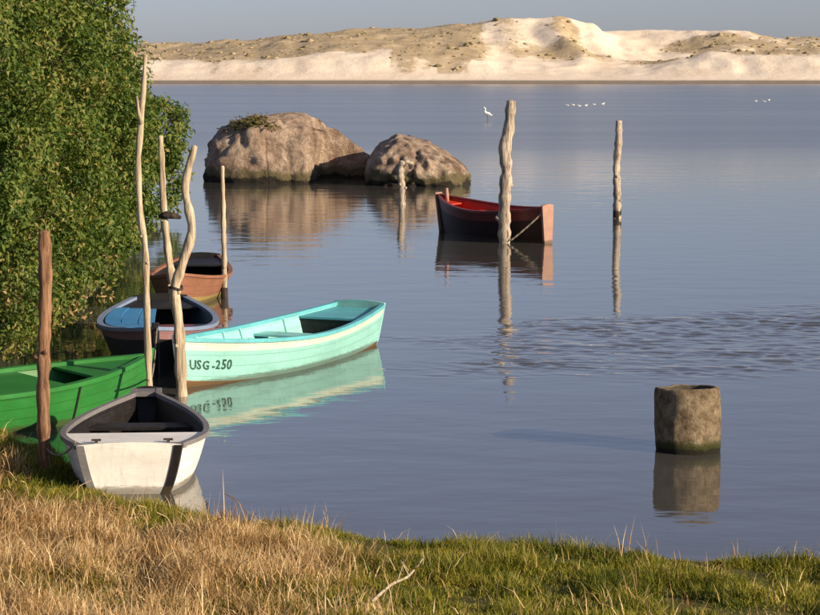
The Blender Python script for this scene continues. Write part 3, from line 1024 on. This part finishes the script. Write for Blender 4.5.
# red boat in open water: narrow pale transom towards the camera, bow away to the left
br = Boat('fishing_boat', 'red fishing boat with dark hull moored to the thick post in open water',
          (3.28, 52.1, 0), (0.76, 56.0, 0), 1.24, 0.30, (0.86, 0.72, 0.98), chine=0.6, rake=0.1, full=0.48, heel=R(-4))
br.hull([(0.74, M['darkred']), (1.0, M['maroon'])], M['red'])
br.rail(M['maroon'], 0.06, 0.06); br.transom(M['oldpink'], th=0.07, rise=0.05, out=0.012); br.stem(M['oldpink'], 0.14, 0.03)
br.slab('thwart', 0.35, 0.41, 0.16, M['red']); br.slab('thwart', 0.62, 0.67, 0.16, M['red'])
br.slab('fore_deck', 0.84, 0.985, 0.10, M['red']); br.slab('stern_deck', 0.01, 0.14, 0.10, M['maroon'])
vs, fs = tube([(br.L - 0.42, 0, 0.75), (br.L - 0.42, 0, 0.95), (br.L - 0.42, 0, 1.13)], [0.055, 0.05, 0.045], 8, 0.05, 2)
mesh_obj('bitt', vs, fs, M['oldpink'], br.root, smooth=True)

rope(br.world(0.0, 0.86, 1), at_depth(505, 241, 52.15) + Vector((0.12, 0, 0.0)), 0.02, 0.022, 'taut rope from the red boat down to its thick post')
rope(bw.world(0.02, 1.0, 1) + Vector((0, 0, 0.03)), at_depth(46, 448, 21.45), 0.10, 0.010, 'thin pale rope from white dinghy to the reddish post')
rope(bt.world(0.985, 0.98, 1) + Vector((0, 0, .02)), at_depth(178, 335, 27.14), 0.04, 0.012, 'short rope from turquoise bow to the zigzag post')
rope(bb.world(1.0, 0.98, 1) + Vector((0, 0, .02)), at_depth(148.5, 380, 25.36), 0.22, 0.012, 'slack pale rope from the blue boat bow to the tall thin pole')

# ------------------------------------------------------------------ concrete pipe standing in the water
m, nt, b = new_mat('weathered concrete')
r, n, src = noise_col(nt, [(0.34, (0.07, 0.05, 0.03)), (0.46, (0.20, 0.15, 0.092)), (0.56, (0.33, 0.26, 0.17)), (0.66, (0.46, 0.38, 0.26))], 8.0, 10, 0.8)
sp = nd(nt, 'ShaderNodeSeparateXYZ'); nt.links.new(src, sp.inputs[0])
zz = mth('ADD', sp.outputs[2], mth('MULTIPLY', mth('SUBTRACT', n.outputs['Fac'], 0.5), 0.16))
alg = mrange(zz, 0.16, 0.07)
c1 = mixc(nt, alg, r.outputs[0], (0.055, 0.06, 0.018))
wetb = mrange(zz, 0.06, 0.025)
nt.links.new(mixc(nt, wetb, c1, (0.022, 0.02, 0.013)), b.inputs['Base Color'])
b.inputs['Roughness'].default_value = 0.9; b.inputs['Specular IOR Level'].default_value = 0.2
bump(nt, b, n.outputs['Fac'], 1.0, 0.07)
pp = at(692, 455, 0); pp.y += 0.33
pipe = None
seg, vs, fs = 72, [], []
prof = [(0.348, -0.6), (0.348, 0.0), (0.35, 0.05), (0.35, 0.10), (0.35, 0.15), (0.35, 0.20), (0.35, 0.25), (0.35, 0.3), (0.35, 0.35), (0.35, 0.40), (0.35, 0.45), (0.35, 0.5), (0.35, 0.54), (0.35, 0.58), (0.346, 0.655), (0.335, 0.672), (0.30, 0.674), (0.285, 0.665), (0.28, 0.6), (0.28, 0.3), (0.28, -0.2)]
for (r0, z0) in prof:
    for q in range(seg):  # noqa
        a = 2 * math.pi * q / seg
        w = 1 + 0.05 * float(fbm(np.array([[math.cos(a) * 3, math.sin(a) * 3, z0 * 8]]), 5)[0])
        ch = 0.0
        if z0 > 0.6: ch = -0.008 * max(0, float(fbm(np.array([[math.cos(a) * 4 + 8, math.sin(a) * 4, 2.0]]), 3)[0]) - 0.05) * 3
        vs.append((math.cos(a) * r0 * w, math.sin(a) * r0 * w, z0 + ch))
for i in range(len(prof) - 1):
    for q in range(seg):
        p = (q + 1) % seg
        fs.append((i * seg + q, i * seg + p, (i + 1) * seg + p, (i + 1) * seg + q))
mi = [1 if i >= len(prof) - 4 else 0 for i in range(len(prof) - 1) for q in range(seg)]
m2, nt2, b_2 = new_mat('inner concrete with painted shade'); b_2.inputs['Base Color'].default_value = (0.055, 0.045, 0.03, 1); b_2.inputs['Roughness'].default_value = 0.9  # inner wall darkened in its colour so the hollow reads as shaded
pipe = mesh_obj('concrete_pipe', vs, fs, [m, m2], midx=mi, smooth=True)
pipe.location = (pp.x, pp.y, 0); pipe.rotation_euler = (R(-3.2), R(-1), 0)
tag(pipe, 'weathered round concrete pipe standing upright in the water', 'pipe')

# ------------------------------------------------------------------ boulders
m, nt, b = new_mat('granite boulder')
r, n, src = noise_col(nt, [(0.28, (0.20, 0.125, 0.085)), (0.45, (0.37, 0.26, 0.185)), (0.6, (0.50, 0.385, 0.285)), (0.75, (0.60, 0.50, 0.39))], 0.9, 9, 0.68)
n2 = nd(nt, 'ShaderNodeTexNoise', i_Scale=0.55, i_Detail=7.0, i_Roughness=0.6)
mp = nd(nt, 'ShaderNodeMapping'); mp.inputs['Scale'].default_value = (1.6, 1.6, 0.5)
nt.links.new(src, mp.inputs[0]); nt.links.new(mp.outputs[0], n2.inputs['Vector'])
st = ramp(nt, [(0.54, (0, 0, 0)), (0.64, (1, 1, 1))]); nt.links.new(n2.outputs['Fac'], st.inputs['Fac'])
c1 = mixc(nt, mth('MULTIPLY', st.outputs[0], 0.85), r.outputs[0], (0.12, 0.07, 0.045))
vo = nd(nt, 'ShaderNodeTexVoronoi', feature='DISTANCE_TO_EDGE', i_Scale=0.42)
dm = nd(nt, 'ShaderNodeMixRGB'); dm.inputs[0].default_value = 0.25
nt.links.new(src, dm.inputs[1]); nt.links.new(n.outputs['Color'], dm.inputs[2]); nt.links.new(dm.outputs[0], vo.inputs['Vector'])
ck = ramp(nt, [(0.0, (1, 1, 1)), (0.022, (0, 0, 0))]); nt.links.new(vo.outputs['Distance'], ck.inputs['Fac'])
n5 = nd(nt, 'ShaderNodeTexNoise', i_Scale=3.2, i_Detail=10.0, i_Roughness=0.75); nt.links.new(src, n5.inputs['Vector'])
r5 = ramp(nt, [(0.40, (1, 1, 1)), (0.50, (0, 0, 0))]); nt.links.new(n5.outputs['Fac'], r5.inputs['Fac'])
c1 = mixc(nt, mth('MULTIPLY', r5.outputs[0], 0.5), c1, (0.13, 0.085, 0.058))
r6 = ramp(nt, [(0.54, (0, 0, 0)), (0.64, (1, 1, 1))]); nt.links.new(n5.outputs['Fac'], r6.inputs['Fac'])
c1 = mixc(nt, mth('MULTIPLY', r6.outputs[0], 0.6), c1, (0.66, 0.58, 0.47))
c2 = mixc(nt, mth('MULTIPLY', ck.outputs[0], 0.22), c1, (0.10, 0.065, 0.045))
gm = nd(nt, 'ShaderNodeNewGeometry')
sp = nd(nt, 'ShaderNodeSeparateXYZ'); nt.links.new(gm.outputs['Position'], sp.inputs[0])
zz = mth('ADD', sp.outputs[2], mth('MULTIPLY', mth('SUBTRACT', n.outputs['Fac'], 0.5), 1.1))
c3 = mixc(nt, mrange(zz, 0.62, 0.34), c2, (0.15, 0.125, 0.065))
c4 = mixc(nt, mrange(zz, 0.22, 0.10), c3, (0.03, 0.026, 0.018))
nt.links.new(c4, b.inputs['Base Color']); b.inputs['Roughness'].default_value = 0.85; b.inputs['Specular IOR Level'].default_value = 0.25
bump(nt, b, mth('ADD', mth('MULTIPLY', n5.outputs['Fac'], 0.55), mth('SUBTRACT', n.outputs['Fac'], mth('MULTIPLY', ck.outputs[0], 0.08))), 1.0, 0.35)
M['rock'] = m


def boulder(name, loc, size, label, seed, prof=None, sub=6, rough=0.12, rz=0.0, square=2.6, cleft=None):
    """rounded block (superellipsoid) with large facets, cracks and grain; prof(u) scales the height along x"""
    bm = bmesh.new()
    bmesh.ops.create_icosphere(bm, subdivisions=sub, radius=1.0)
    co = np.array([v.co[:] for v in bm.verts])
    p = square
    nn = (np.abs(co) ** p).sum(1) ** (1 / p)
    co = co / nn[:, None]
    o = seed * 7.7
    d = 1 + 0.14 * fbm(co * 1.1 + o, 3) + 0.09 * (0.5 - np.abs(fbm(co * 2.0 + o + 2, 5))) + rough * fbm(co * 3.0 + o, 4) + 0.045 * fbm(co * 9 + o, 5)
    cr = np.abs(fbm(co * np.array([1.6, 1.6, 0.8]) + o + 4, 2))
    d = d - 0.045 * (1 - sstep(0, 0.06, cr))
    co = co * d[:, None]
    v = co * np.array(size)
    if prof is not None:
        k = prof(co[:, 0])
        v[:, 2] = np.where(v[:, 2] > 0, v[:, 2] * k, v[:, 2])
    if cleft is not None:                                        # the front face steps back beyond x = cleft
        c0, back = cleft
        k = sstep(c0 - 0.12, c0 + 0.12, v[:, 0] + 0.12 * fbm(v * 1.3 + o, 3))
        v[:, 1] = v[:, 1] + k * np.maximum(0, back - v[:, 1]) * 0.97
    for q, vv in zip(bm.verts, v): q.co = Vector(vv)
    me = bpy.data.meshes.new(name); bm.to_mesh(me); bm.free()
    me.polygons.foreach_set('use_smooth', [True] * len(me.polygons))
    me.materials.append(M['rock'])
    ob = link(bpy.data.objects.new(name, me)); ob.location = loc; ob.rotation_euler[2] = rz
    return tag(ob, label, 'rock', 'granite boulders in the lagoon')


def prof_big(u):
    return np.interp(u, [-1.1, -0.95, -0.75, -0.2, 0.15, 0.45, 0.7, 0.9, 1.1], [0.96, 1.0, 1.02, 1.0, 0.98, 0.84, 0.70, 0.60, 0.55])


def prof_back(u):
    return np.interp(u, [-1.1, -0.5, 0, 0.4, 0.8, 1.1], [1.1, 1.08, 0.98, 0.86, 0.74, 0.66])


def prof_small(u):
    return np.interp(u, [-1.1, -0.8, -0.4, 0, 0.4, 0.8, 1.1], [0.82, 0.95, 1.05, 0.98, 0.84, 0.66, 0.5])


rb = at(288, 183, 0); rs_ = at(419, 187, 0)
boulder('boulder', (rb.x, rb.y + 2.3, -0.2), (3.1, 2.5, 2.44), 'long rounded granite boulder with a grass patch on its top', 1, prof_big, rough=0.07, square=3.2, cleft=(0.95, 1.5))
boulder('boulder', (rs_.x, rs_.y + 3.7, -0.2), (1.80, 3.3, 1.72), 'smaller granite boulder on the right of the pair', 2, prof_small, rough=0.09, square=3.6)

# ------------------------------------------------------------------ leaves and trees
def leaf_mat(name, stops, trans=0.34, rough=0.5, vary=1.4):
    m, nt, b = new_mat(name)
    gi = nd(nt, 'ShaderNodeNewGeometry')
    r = ramp(nt, stops)
    lf = nd(nt, 'ShaderNodeTexNoise', i_Scale=vary, i_Detail=3.0); tco = nd(nt, 'ShaderNodeTexCoord')
    nt.links.new(tco.outputs['Object'], lf.inputs['Vector'])
    ad = nd(nt, 'ShaderNodeMath', operation='MULTIPLY_ADD'); ad.inputs[1].default_value = 2.2; ad.inputs[2].default_value = -1.10
    nt.links.new(lf.outputs['Fac'], ad.inputs[0])
    sm_ = nd(nt, 'ShaderNodeMath', operation='ADD'); sm_.use_clamp = True
    nt.links.new(gi.outputs['Random Per Island'], sm_.inputs[0]); nt.links.new(ad.outputs[0], sm_.inputs[1])
    nt.links.new(sm_.outputs[0], r.inputs['Fac'])
    nt.links.new(r.outputs[0], b.inputs['Base Color'])
    b.inputs['Roughness'].default_value = rough
    b.inputs['Specular IOR Level'].default_value = 0.25
    t = nd(nt, 'ShaderNodeBsdfTranslucent')
    tcx = nd(nt, 'ShaderNodeMix'); tcx.data_type = 'RGBA'; tcx.blend_type = 'MULTIPLY'; tcx.inputs[0].default_value = 1
    nt.links.new(r.outputs[0], tcx.inputs[6]); tcx.inputs[7].default_value = (1.5, 1.5, 0.7, 1)
    nt.links.new(tcx.outputs[2], t.inputs['Color'])
    mx = nd(nt, 'ShaderNodeMixShader'); mx.inputs[0].default_value = trans
    nt.links.new(b.outputs[0], mx.inputs[1]); nt.links.new(t.outputs[0], mx.inputs[2])
    nt.links.new(mx.outputs[0], nt.nodes['Material Output'].inputs['Surface'])
    return m


M['leaf'] = leaf_mat('green leaves', [(0.0, (0.040, 0.082, 0.014)), (0.4, (0.082, 0.132, 0.022)), (0.75, (0.145, 0.190, 0.034)), (0.95, (0.20, 0.23, 0.055)), (1.0, (0.27, 0.23, 0.075))])
M['leaf_dry'] = leaf_mat('dry brown leaves', [(0.0, (0.10, 0.12, 0.03)), (0.4, (0.19, 0.16, 0.05)), (0.7, (0.30, 0.19, 0.08)), (1.0, (0.42, 0.29, 0.14))], 0.2, 0.7)


def leaves(P, N, size, droop=0.2, seed=0):
    """folded pointed leaves at points P, facing roughly along N; 4 triangles each"""
    g = np.random.default_rng(seed)
    n = len(P)
    L = size * g.uniform(0.7, 1.25, n); W = L * g.uniform(0.40, 0.55, n)
    nrm = N + g.normal(0, 0.55, (n, 3)); nrm[:, 2] += 0.35
    nrm /= np.linalg.norm(nrm, axis=1)[:, None]
    d = g.normal(0, 1, (n, 3)) + N * 0.5; d[:, 2] -= droop
    d -= nrm * (d * nrm).sum(1)[:, None]; d /= np.linalg.norm(d, axis=1)[:, None]
    s_ = np.cross(nrm, d)
    fold = nrm * (W * 0.22)[:, None]
    base = P; tip = P + d * L[:, None] - nrm * (L * 0.12)[:, None]
    mid = P + d * (L * 0.5)[:, None]
    a = mid + s_ * (W / 2)[:, None] + fold; c = mid - s_ * (W / 2)[:, None] + fold
    v = np.stack([base, a, tip, c, mid], 1).reshape(-1, 3)
    o = (np.arange(n) * 5)[:, None]
    f = np.concatenate([o + [0, 4, 1], o + [4, 2, 1], o + [0, 3, 4], o + [4, 3, 2]])
    return v, f


def crown_points(n_clump, per, lobes, seed, clump_r=0.22, zmin=0.12):
    """leaf clumps on the lumpy skin of overlapping lobes (x,y,z,rx,ry,rz), with some inside"""
    g = np.random.default_rng(seed)
    w = np.array([a[3] * a[5] for a in lobes]); w = w / w.sum()
    li = g.choice(len(lobes), n_clump, p=w)
    LB = np.array(lobes)[li]
    d = g.normal(0, 1, (n_clump, 3)); d /= np.linalg.norm(d, axis=1)[:, None]
    rad = 1 - np.abs(g.normal(0, 0.13, n_clump)); rad *= 1 + 0.34 * fbm(d * 2.9 + LB[:, :3] * 1.7 + seed, 3)
    rad *= np.where(g.random(n_clump) < 0.05, g.uniform(1.02, 1.16, n_clump), 1)
    c = LB[:, :3] + d * LB[:, 3:6] * rad[:, None]
    ok = c[:, 2] > zmin
    # leave hollows between the sprays
    ok &= vnoise(c * 1.9 + seed * 3.1) > 0.38
    c, d = c[ok], d[ok]
    m_ = len(c)
    off = g.normal(0, 1, (m_, per, 3)); off /= np.linalg.norm(off, axis=2)[:, :, None]
    off *= (g.random((m_, per, 1)) ** 0.5) * clump_r
    P = (c[:, None, :] + off + d[:, None, :] * 0.05).reshape(-1, 3)
    N = (d[:, None, :] * 0.7 + off / clump_r * 0.8).reshape(-1, 3)
    k = P[:, 2] > 0.05
    return P[k], N[k], c


def tree(name, base, lobes, n_clump, per, leaf, label, seed, dry=0, group='shoreline trees'):
    base = Vector(base)
    e = empty(name, base)
    rr = random.Random(seed)
    P, N, c = crown_points(n_clump, per, lobes, seed)
    v, f = leaves(P, N, leaf, seed=seed)
    cr = np_mesh('crown', v, f, M['leaf'], e); cr['kind'] = 'stuff'
    # trunk and limbs
    top = max(l[2] + l[5] * 0.4 for l in lobes)
    ctrl = [Vector((0, 0, -0.4)), Vector((rr.uniform(-.1, .1), rr.uniform(-.1, .1), top * .3)), Vector((rr.uniform(-.3, .3), rr.uniform(-.3, .3), top * .65)), Vector((rr.uniform(-.4, .4), rr.uniform(-.4, .4), top))]
    pts, r_ = resample(ctrl, [0.14, 0.11, 0.07, 0.03], 16)
    vs, fs = tube(pts, r_, 8, 0.08, seed)
    mesh_obj('trunk', vs, fs, M['bark'], e, smooth=True)
    for l in lobes:
        a = pts[rr.randrange(3, 9)]
        tip = Vector(l[:3]) + Vector((rr.uniform(-.3, .3), rr.uniform(-.3, .3), l[5] * .4))
        q, r_ = resample([a, a.lerp(tip, .5) + Vector((0, 0, .15)), tip], [0.06, 0.045, 0.015], 9)
        vs, fs = tube(q, r_, 6, 0.08, seed)
        mesh_obj('branch', vs, fs, M['bark'], e, smooth=True)
    # twigs to a share of the clumps
    vs, fs = [], []
    for ci in c[:: max(1, len(c) // 160)]:
        tip = Vector(ci); a = tip * 0.72 + Vector((0, 0, 0.15 * tip.z)); o = len(vs)
        q, g_ = tube([a, a.lerp(tip, .5) + Vector((0, 0, .04)), tip], [0.012, 0.009, 0.005], 4, 0, 1)
        vs += q; fs += [tuple(o + i for i in ff) for ff in g_]
    tw = mesh_obj('twigs', vs, fs, M['bark'], e); tw['kind'] = 'stuff'
    if dry:
        P, N, c = crown_points(dry, 16, [(l[0], l[1] - 0.1, 0.35, l[3] * 1.02, l[4] * 1.02, 0.75) for l in lobes[:3]], seed + 50, 0.2, 0.02)
        v, f = leaves(P, N, leaf * 0.95, seed=seed + 9)
        dl = np_mesh('dry_skirt', v, f, M['leaf_dry'], e); dl['kind'] = 'stuff'
    tag(e, label, 'tree', group)


def lob(e, *items):
    """lobes given as world (x, y, z, rx, ry, rz) -> relative to base e"""
    return [(x - e[0], y - e[1], z, a, c, d) for x, y, z, a, c, d in items]


b1 = (-6.5, 29.3, 0.1)
tree('mangrove_tree', b1, lob(b1, (-6.2, 29.3, 1.1, 1.35, 1.3, 1.25), (-6.6, 29.2, 2.6, 1.6, 1.3, 1.4), (-6.3, 29.6, 4.2, 1.5, 1.3, 1.5), (-5.6, 29.6, 2.4, 0.9, 0.9, 1.2), (-6.9, 29.6, 5.4, 1.3, 1.2, 1.2)),
     3000, 25, 0.090, 'glossy green tree nearest the thick reddish post at the left edge', 11, dry=50)
b1 = (-6.5, 33.2, 0.1)
tree('mangrove_tree', b1, lob(b1, (-5.9, 33.0, 1.0, 1.15, 1.2, 1.1), (-6.0, 33.2, 2.6, 1.5, 1.3, 1.3), (-6.2, 33.2, 4.2, 1.7, 1.3, 1.4), (-6.2, 33.5, 5.6, 1.5, 1.2, 1.2)),
     2600, 24, 0.096, 'bushy green tree leaning over the blue boat', 12, dry=95)
b1 = (-7.0, 39.0, 0.1)
tree('mangrove_tree', b1, lob(b1, (-6.2, 38.6, 1.0, 1.3, 1.3, 1.1), (-6.3, 39.0, 2.7, 1.55, 1.4, 1.4), (-6.5, 39.0, 4.3, 1.5, 1.4, 1.3), (-6.5, 39.4, 5.6, 1.35, 1.2, 1.0)),
     2300, 22, 0.112, 'tall green tree behind the tallest thin pole', 13, dry=40)
b1 = (-7.6, 48.0, 0.1)
tree('mangrove_tree', b1, lob(b1, (-6.9, 47.6, 1.2, 1.4, 1.4, 1.3), (-6.9, 48.0, 2.7, 1.45, 1.3, 1.3), (-7.4, 48.2, 4.3, 1.5, 1.3, 1.1)),
     1700, 20, 0.13, 'mid height green tree with skyline edge against the dunes', 14)
b1 = (-8.2, 60.0, 0.1)
tree('mangrove_tree', b1, lob(b1, (-7.4, 59.5, 1.1, 1.3, 1.5, 1.2), (-7.3, 60.0, 2.3, 1.25, 1.4, 1.1), (-8.4, 60.0, 2.6, 1.4, 1.3, 1.3)),
     1200, 18, 0.16, 'farthest low green bush next to the big boulder', 15)

# shrub growing on the big boulder
b1 = at_depth(256, 123.5, rb.y + 0.9)
g = np.random.default_rng(5)
n = 1500
P = np.stack([g.normal(0, .42, n), g.normal(0, .34, n), np.abs(g.normal(0, .16, n)) - 0.02 - 0.38 * np.abs(g.random(n) - .5)], 1)
P[:, 2] -= 0.18 * np.abs(P[:, 0])
v, f = leaves(P, np.tile([0, -.3, 1.0], (n, 1)), 0.16, seed=3)
o = np_mesh('rock_plant', v, f, leaf_mat('olive rock plant', [(0, (0.05, 0.06, 0.012)), (0.5, (0.10, 0.10, 0.025)), (1, (0.20, 0.16, 0.05))], 0.2, 0.7))
o.location = b1
tag(o, 'tuft of olive green plants growing on top of the large boulder', 'plant')

# ------------------------------------------------------------------ grass on the bank
def blades(P, h, w, lean, seed, curl=0.5):
    g = np.random.default_rng(seed)
    n = len(P)
    a = g.uniform(0, 2 * np.pi, n)
    dr = np.stack([np.cos(a), np.sin(a), np.zeros(n)], 1)
    fa = g.uniform(0, 2 * np.pi, n)
    sd = np.stack([np.cos(fa), np.sin(fa), np.zeros(n)], 1) * (w / 2)[:, None]
    up = np.array([0, 0, 1.0])
    l1 = (h * 0.5 * np.cos(lean * 0.6))[:, None] * up + (h * 0.5 * np.sin(lean * 0.6))[:, None] * dr
    l2 = l1 + (h * 0.5 * np.cos(lean * (1 + curl)))[:, None] * up + (h * 0.5 * np.sin(lean * (1 + curl)))[:, None] * dr
    v = np.stack([P - sd, P + sd, P + l1 - sd * 0.75, P + l1 + sd * 0.75, P + l2], 1).reshape(-1, 3)
    o = (np.arange(n) * 5)[:, None]
    f = np.concatenate([o + [0, 1, 3], o + [0, 3, 2], o + [2, 3, 4]])
    return v, f


def scatter(n, seed):
    g = np.random.default_rng(seed)
    y = g.uniform(11.5, 24.5, n); x = g.uniform(-1, 1, n) * (y * 0.186 + 0.9)
    s = shore_dist(x, y)
    return x, y, s


def grass_mat(name, stops, trans=0.25):
    return leaf_mat(name, stops, trans, 0.6)


M['gr_green'] = grass_mat('green grass', [(0, (0.06, 0.085, 0.008)), (0.4, (0.15, 0.16, 0.014)), (0.8, (0.26, 0.235, 0.026)), (1, (0.34, 0.28, 0.06))])
M['gr_dry'] = grass_mat('dry straw grass', [(0, (0.15, 0.085, 0.03)), (0.3, (0.34, 0.205, 0.085)), (0.65, (0.55, 0.375, 0.19)), (1, (0.72, 0.56, 0.33))])


def dryness(x, y):
    """share of straw: dry thatch on the left, live turf to the right and near the water"""
    nn = fbm(P3(x * 0.9, y * 0.7, 2.0), 4)
    edge = -0.98 + 0.02 * (np.clip(y, 13, 20) - 17.5)
    d = 1 / (1 + np.exp((x - edge) / 0.24 + nn * 3.6))
    s = shore_dist(x, y)
    d *= sstep(0.25, 1.3, s + nn * 0.7)
    d = np.clip(d, 0.012, 0.86)
    # greener pockets close by on the left
    for cx, cy, rx, ry, k in ((-2.5, 14.9, 0.9, 1.1, 0.8), (-1.5, 14.2, 0.9, 0.6, 0.7), (-2.9, 17.2, 0.4, 0.6, 0.5), (-0.9, 15.2, 0.6, 0.5, 0.4)):
        d *= 1 - k * np.exp(-(((x - cx) / rx) ** 2 + ((y - cy) / ry) ** 2))
    return d


x, y, s = scatter(560000, 21)
g = np.random.default_rng(22)
clump = fbm(P3(x * 2.6, y * 2.0, 6.0), 4)
keep = (s > -0.12) & (s < 9) & (g.random(len(x)) < 0.74 + 1.0 * clump)
x, y, s, clump = x[keep], y[keep], s[keep], clump[keep]
dry = g.random(len(x)) < dryness(x, y)
z = land_z(x, y)
Pg = np.stack([x, y, z - 0.02], 1)
big = fbm(P3(x * 1.3 + 4, y * 1.0), 3)
# live grass: short turf in tussocks
i = ~dry
n = i.sum()
h = (0.065 + 0.06 * g.random(n)) * (1 + 1.4 * np.clip(clump[i], -0.5, 1) + 1.0 * big[i]) * np.where(g.random(n) < 0.004, 1.6, 1)
v, f = blades(Pg[i], np.clip(h, 0.04, 0.22), g.uniform(0.007, 0.014, n), g.uniform(0.1, 1.15, n), 31)
o = np_mesh('green_grass', v, f, M['gr_green'])
tag(o, 'short green turf along the water edge of the bank', 'grass', kind='stuff')
# straw: longer, tangled, lying over every way
i = dry
n = i.sum()
h = (0.08 + 0.14 * g.random(n)) * (1 + 0.9 * np.clip(clump[i], -0.6, 1)) * np.where(g.random(n) < 0.02, 1.6, 1)
lean = np.where(g.random(n) < 0.45, g.uniform(0.9, 1.5, n), g.uniform(0.15, 1.1, n))
v, f = blades(Pg[i] + np.stack([np.zeros(n), np.zeros(n), g.random(n) * 0.09 * (1 + clump[i])], 1), h, g.uniform(0.004, 0.010, n), lean, 32, 0.2)
o = np_mesh('dry_grass', v, f, M['gr_dry'])
tag(o, 'tangled dry straw coloured grass on the left of the bank', 'grass', kind='stuff')
# bent dead stalks with seed heads standing out of the straw
vs, fs = [], []
rr = random.Random(77)
for k in range(150):
    for _ in range(30):
        yy = rr.uniform(13.2, 22.6); xx = rr.uniform(-4.6, -1.0)
        if shore_dist(np.array([xx]), np.array([yy]))[0] > 0.05 and rr.random() < float(dryness(np.array([xx]), np.array([yy]))[0]) + 0.1: break
    p = Vector((xx, yy, float(land_z(np.array([xx]), np.array([yy]))[0])))
    a = rr.uniform(0, 6.28); hh = rr.uniform(0.18, 0.48); ln = rr.uniform(0.1, 1.0)
    d = Vector((math.cos(a), math.sin(a), 0))
    q1 = p + Vector((0, 0, hh * .5)) + d * hh * .2 * ln; q2 = q1 + Vector((0, 0, hh * .3)) + d * hh * .35 * ln; q3 = q2 + d * hh * .25 + Vector((0, 0, hh * rr.uniform(-.1, .15)))
    o_ = len(vs)
    q, g_ = tube([p, q1, q2, q3], [0.0035, 0.003, 0.0028, 0.004 if rr.random() < .5 else .0015], 4, 0.1, k)
    vs += q; fs += [tuple(o_ + w for w in ff) for ff in g_]
o = mesh_obj('dead_stalks', vs, fs, M['gr_dry'])
tag(o, 'bent dead grass stalks standing out of the straw', 'grass', kind='stuff')

# dead twig lying on the turf
a = at(372, 588, 0.55); c = at(424, 566, 0.50)
pts, r_ = resample([Vector((0, 0, 0)), (c - a) * .35 + Vector((0, 0, .06)), (c - a) * .7 + Vector((0, 0, .07)), (c - a) + Vector((0, 0, .16))], [0.012, 0.011, 0.009, 0.005], 14)
e = empty('fallen_twig', (a.x, a.y, float(land_z(np.array([a.x]), np.array([a.y]))[0]) + 0.10))
vs, fs = tube(pts, r_, 6, 0.1, 3); mesh_obj('stick', vs, fs, M['post_pale'], e, smooth=True)
for k, d in ((6, (0.05, 0.1, 0.12)), (9, (-0.06, 0.05, 0.10))):
    vs, fs = tube([pts[k], pts[k] + Vector(d) * .6, pts[k] + Vector(d)], [0.006, 0.005, 0.003], 5, 0.1, 3); mesh_obj('side_shoot', vs, fs, M['post_pale'], e, smooth=True)
tag(e, 'bare pale twig lying on the turf at the edge of the straw', 'twig')

# ------------------------------------------------------------------ birds
m, nt, b = new_mat('white feathers'); b.inputs['Base Color'].default_value = (0.82, 0.81, 0.78, 1); b.inputs['Roughness'].default_value = 0.8
M['feather'] = m
m, nt, b = new_mat('bird legs and bill'); b.inputs['Base Color'].default_value = (0.08, 0.06, 0.03, 1); b.inputs['Roughness'].default_value = 0.6
M['bill'] = m


def egret(loc, rz, label):
    e = empty('egret', loc, rz)
    body, r_ = resample([(-0.34, 0, 0.42), (-0.12, 0, 0.52), (0.08, 0, 0.60), (0.16, 0, 0.70), (0.10, 0, 0.82), (0.17, 0, 0.95), (0.26, 0, 0.97)],
                        [0.02, 0.13, 0.11, 0.045, 0.032, 0.035, 0.022], 26)
    vs, fs = tube(body, r_, 10, 0, 1); mesh_obj('body', vs, fs, M['feather'], e, smooth=True)
    vs, fs = tube([(0.25, 0, .97), (0.33, 0, .965), (0.40, 0, .95)], [0.018, 0.011, 0.003], 6, 0, 1); mesh_obj('bill', vs, fs, M['bill'], e)
    for sg in (1, -1):
        vs, fs = tube([(-0.03, sg * .05, .46), (-0.05, sg * .05, .22), (-0.02, sg * .05, -.15)], [0.016, 0.012, 0.011], 6, 0, 1); mesh_obj('leg', vs, fs, M['bill'], e)
        w, r_ = resample([(0.06, sg * .10, .60), (-0.14, sg * .12, .53), (-0.36, sg * .06, .42)], [0.04, 0.06, 0.012], 9)
        vs, fs = tube(w, r_, 8, 0, 1); mesh_obj('wing', vs, fs, M['feather'], e, smooth=True)
    return tag(e, label, 'bird')


egret(at(487, 122, 0), R(200), 'white egret wading left of the tall thick post').scale = (1.25, 1.25, 1.25)


def gull(loc, rz, label, sc=1.0):
    e = empty('gull', loc, rz); e.scale = (sc,) * 3
    body, r_ = resample([(-0.32, 0, 0.14), (-0.12, 0, 0.10), (0.10, 0, 0.12), (0.19, 0, 0.24), (0.26, 0, 0.28), (0.32, 0, 0.27)], [0.015, 0.11, 0.12, 0.06, 0.055, 0.02], 18)
    vs, fs = tube(body, r_, 8, 0, 1); mesh_obj('body', vs, fs, M['feather'], e, smooth=True)
    for sg in (1, -1):
        w, r_ = resample([(0.08, sg * .09, .16), (-0.12, sg * .10, .17), (-0.36, sg * .03, .17)], [0.03, 0.05, 0.01], 8)
        vs, fs = tube(w, r_, 6, 0, 1); mesh_obj('wing', vs, fs, M['feather'], e, smooth=True)
    vs, fs = tube([(0.31, 0, .27), (0.36, 0, .262), (0.40, 0, .25)], [0.015, 0.01, 0.003], 5, 0, 1); mesh_obj('bill', vs, fs, M['bill'], e)
    return tag(e, label, 'bird', 'white gulls resting on the far water')


gg = [(567, 106), (573, 105.5), (579, 106.5), (586, 106), (594, 105), (603, 104.5), (756, 101.5), (764, 102), (769, 100.5)]
gl = ['white gull at the left end of the far row behind the posts', 'second white gull from the left in the far row', 'third white gull from the left in the far row',
      'fourth white gull from the left in the far row', 'fifth white gull from the left in the far row', 'white gull at the right end of the row of six',
      'leftmost of the three far white gulls on the right', 'middle one of the three far white gulls on the right', 'rightmost of the three far white gulls on the right']
for k, ((px, py), lb) in enumerate(zip(gg, gl)):
    gull(at(px, py, 0), R(random.choice((160, 175, 190, 10, 20))), lb, random.uniform(0.6, 0.85))
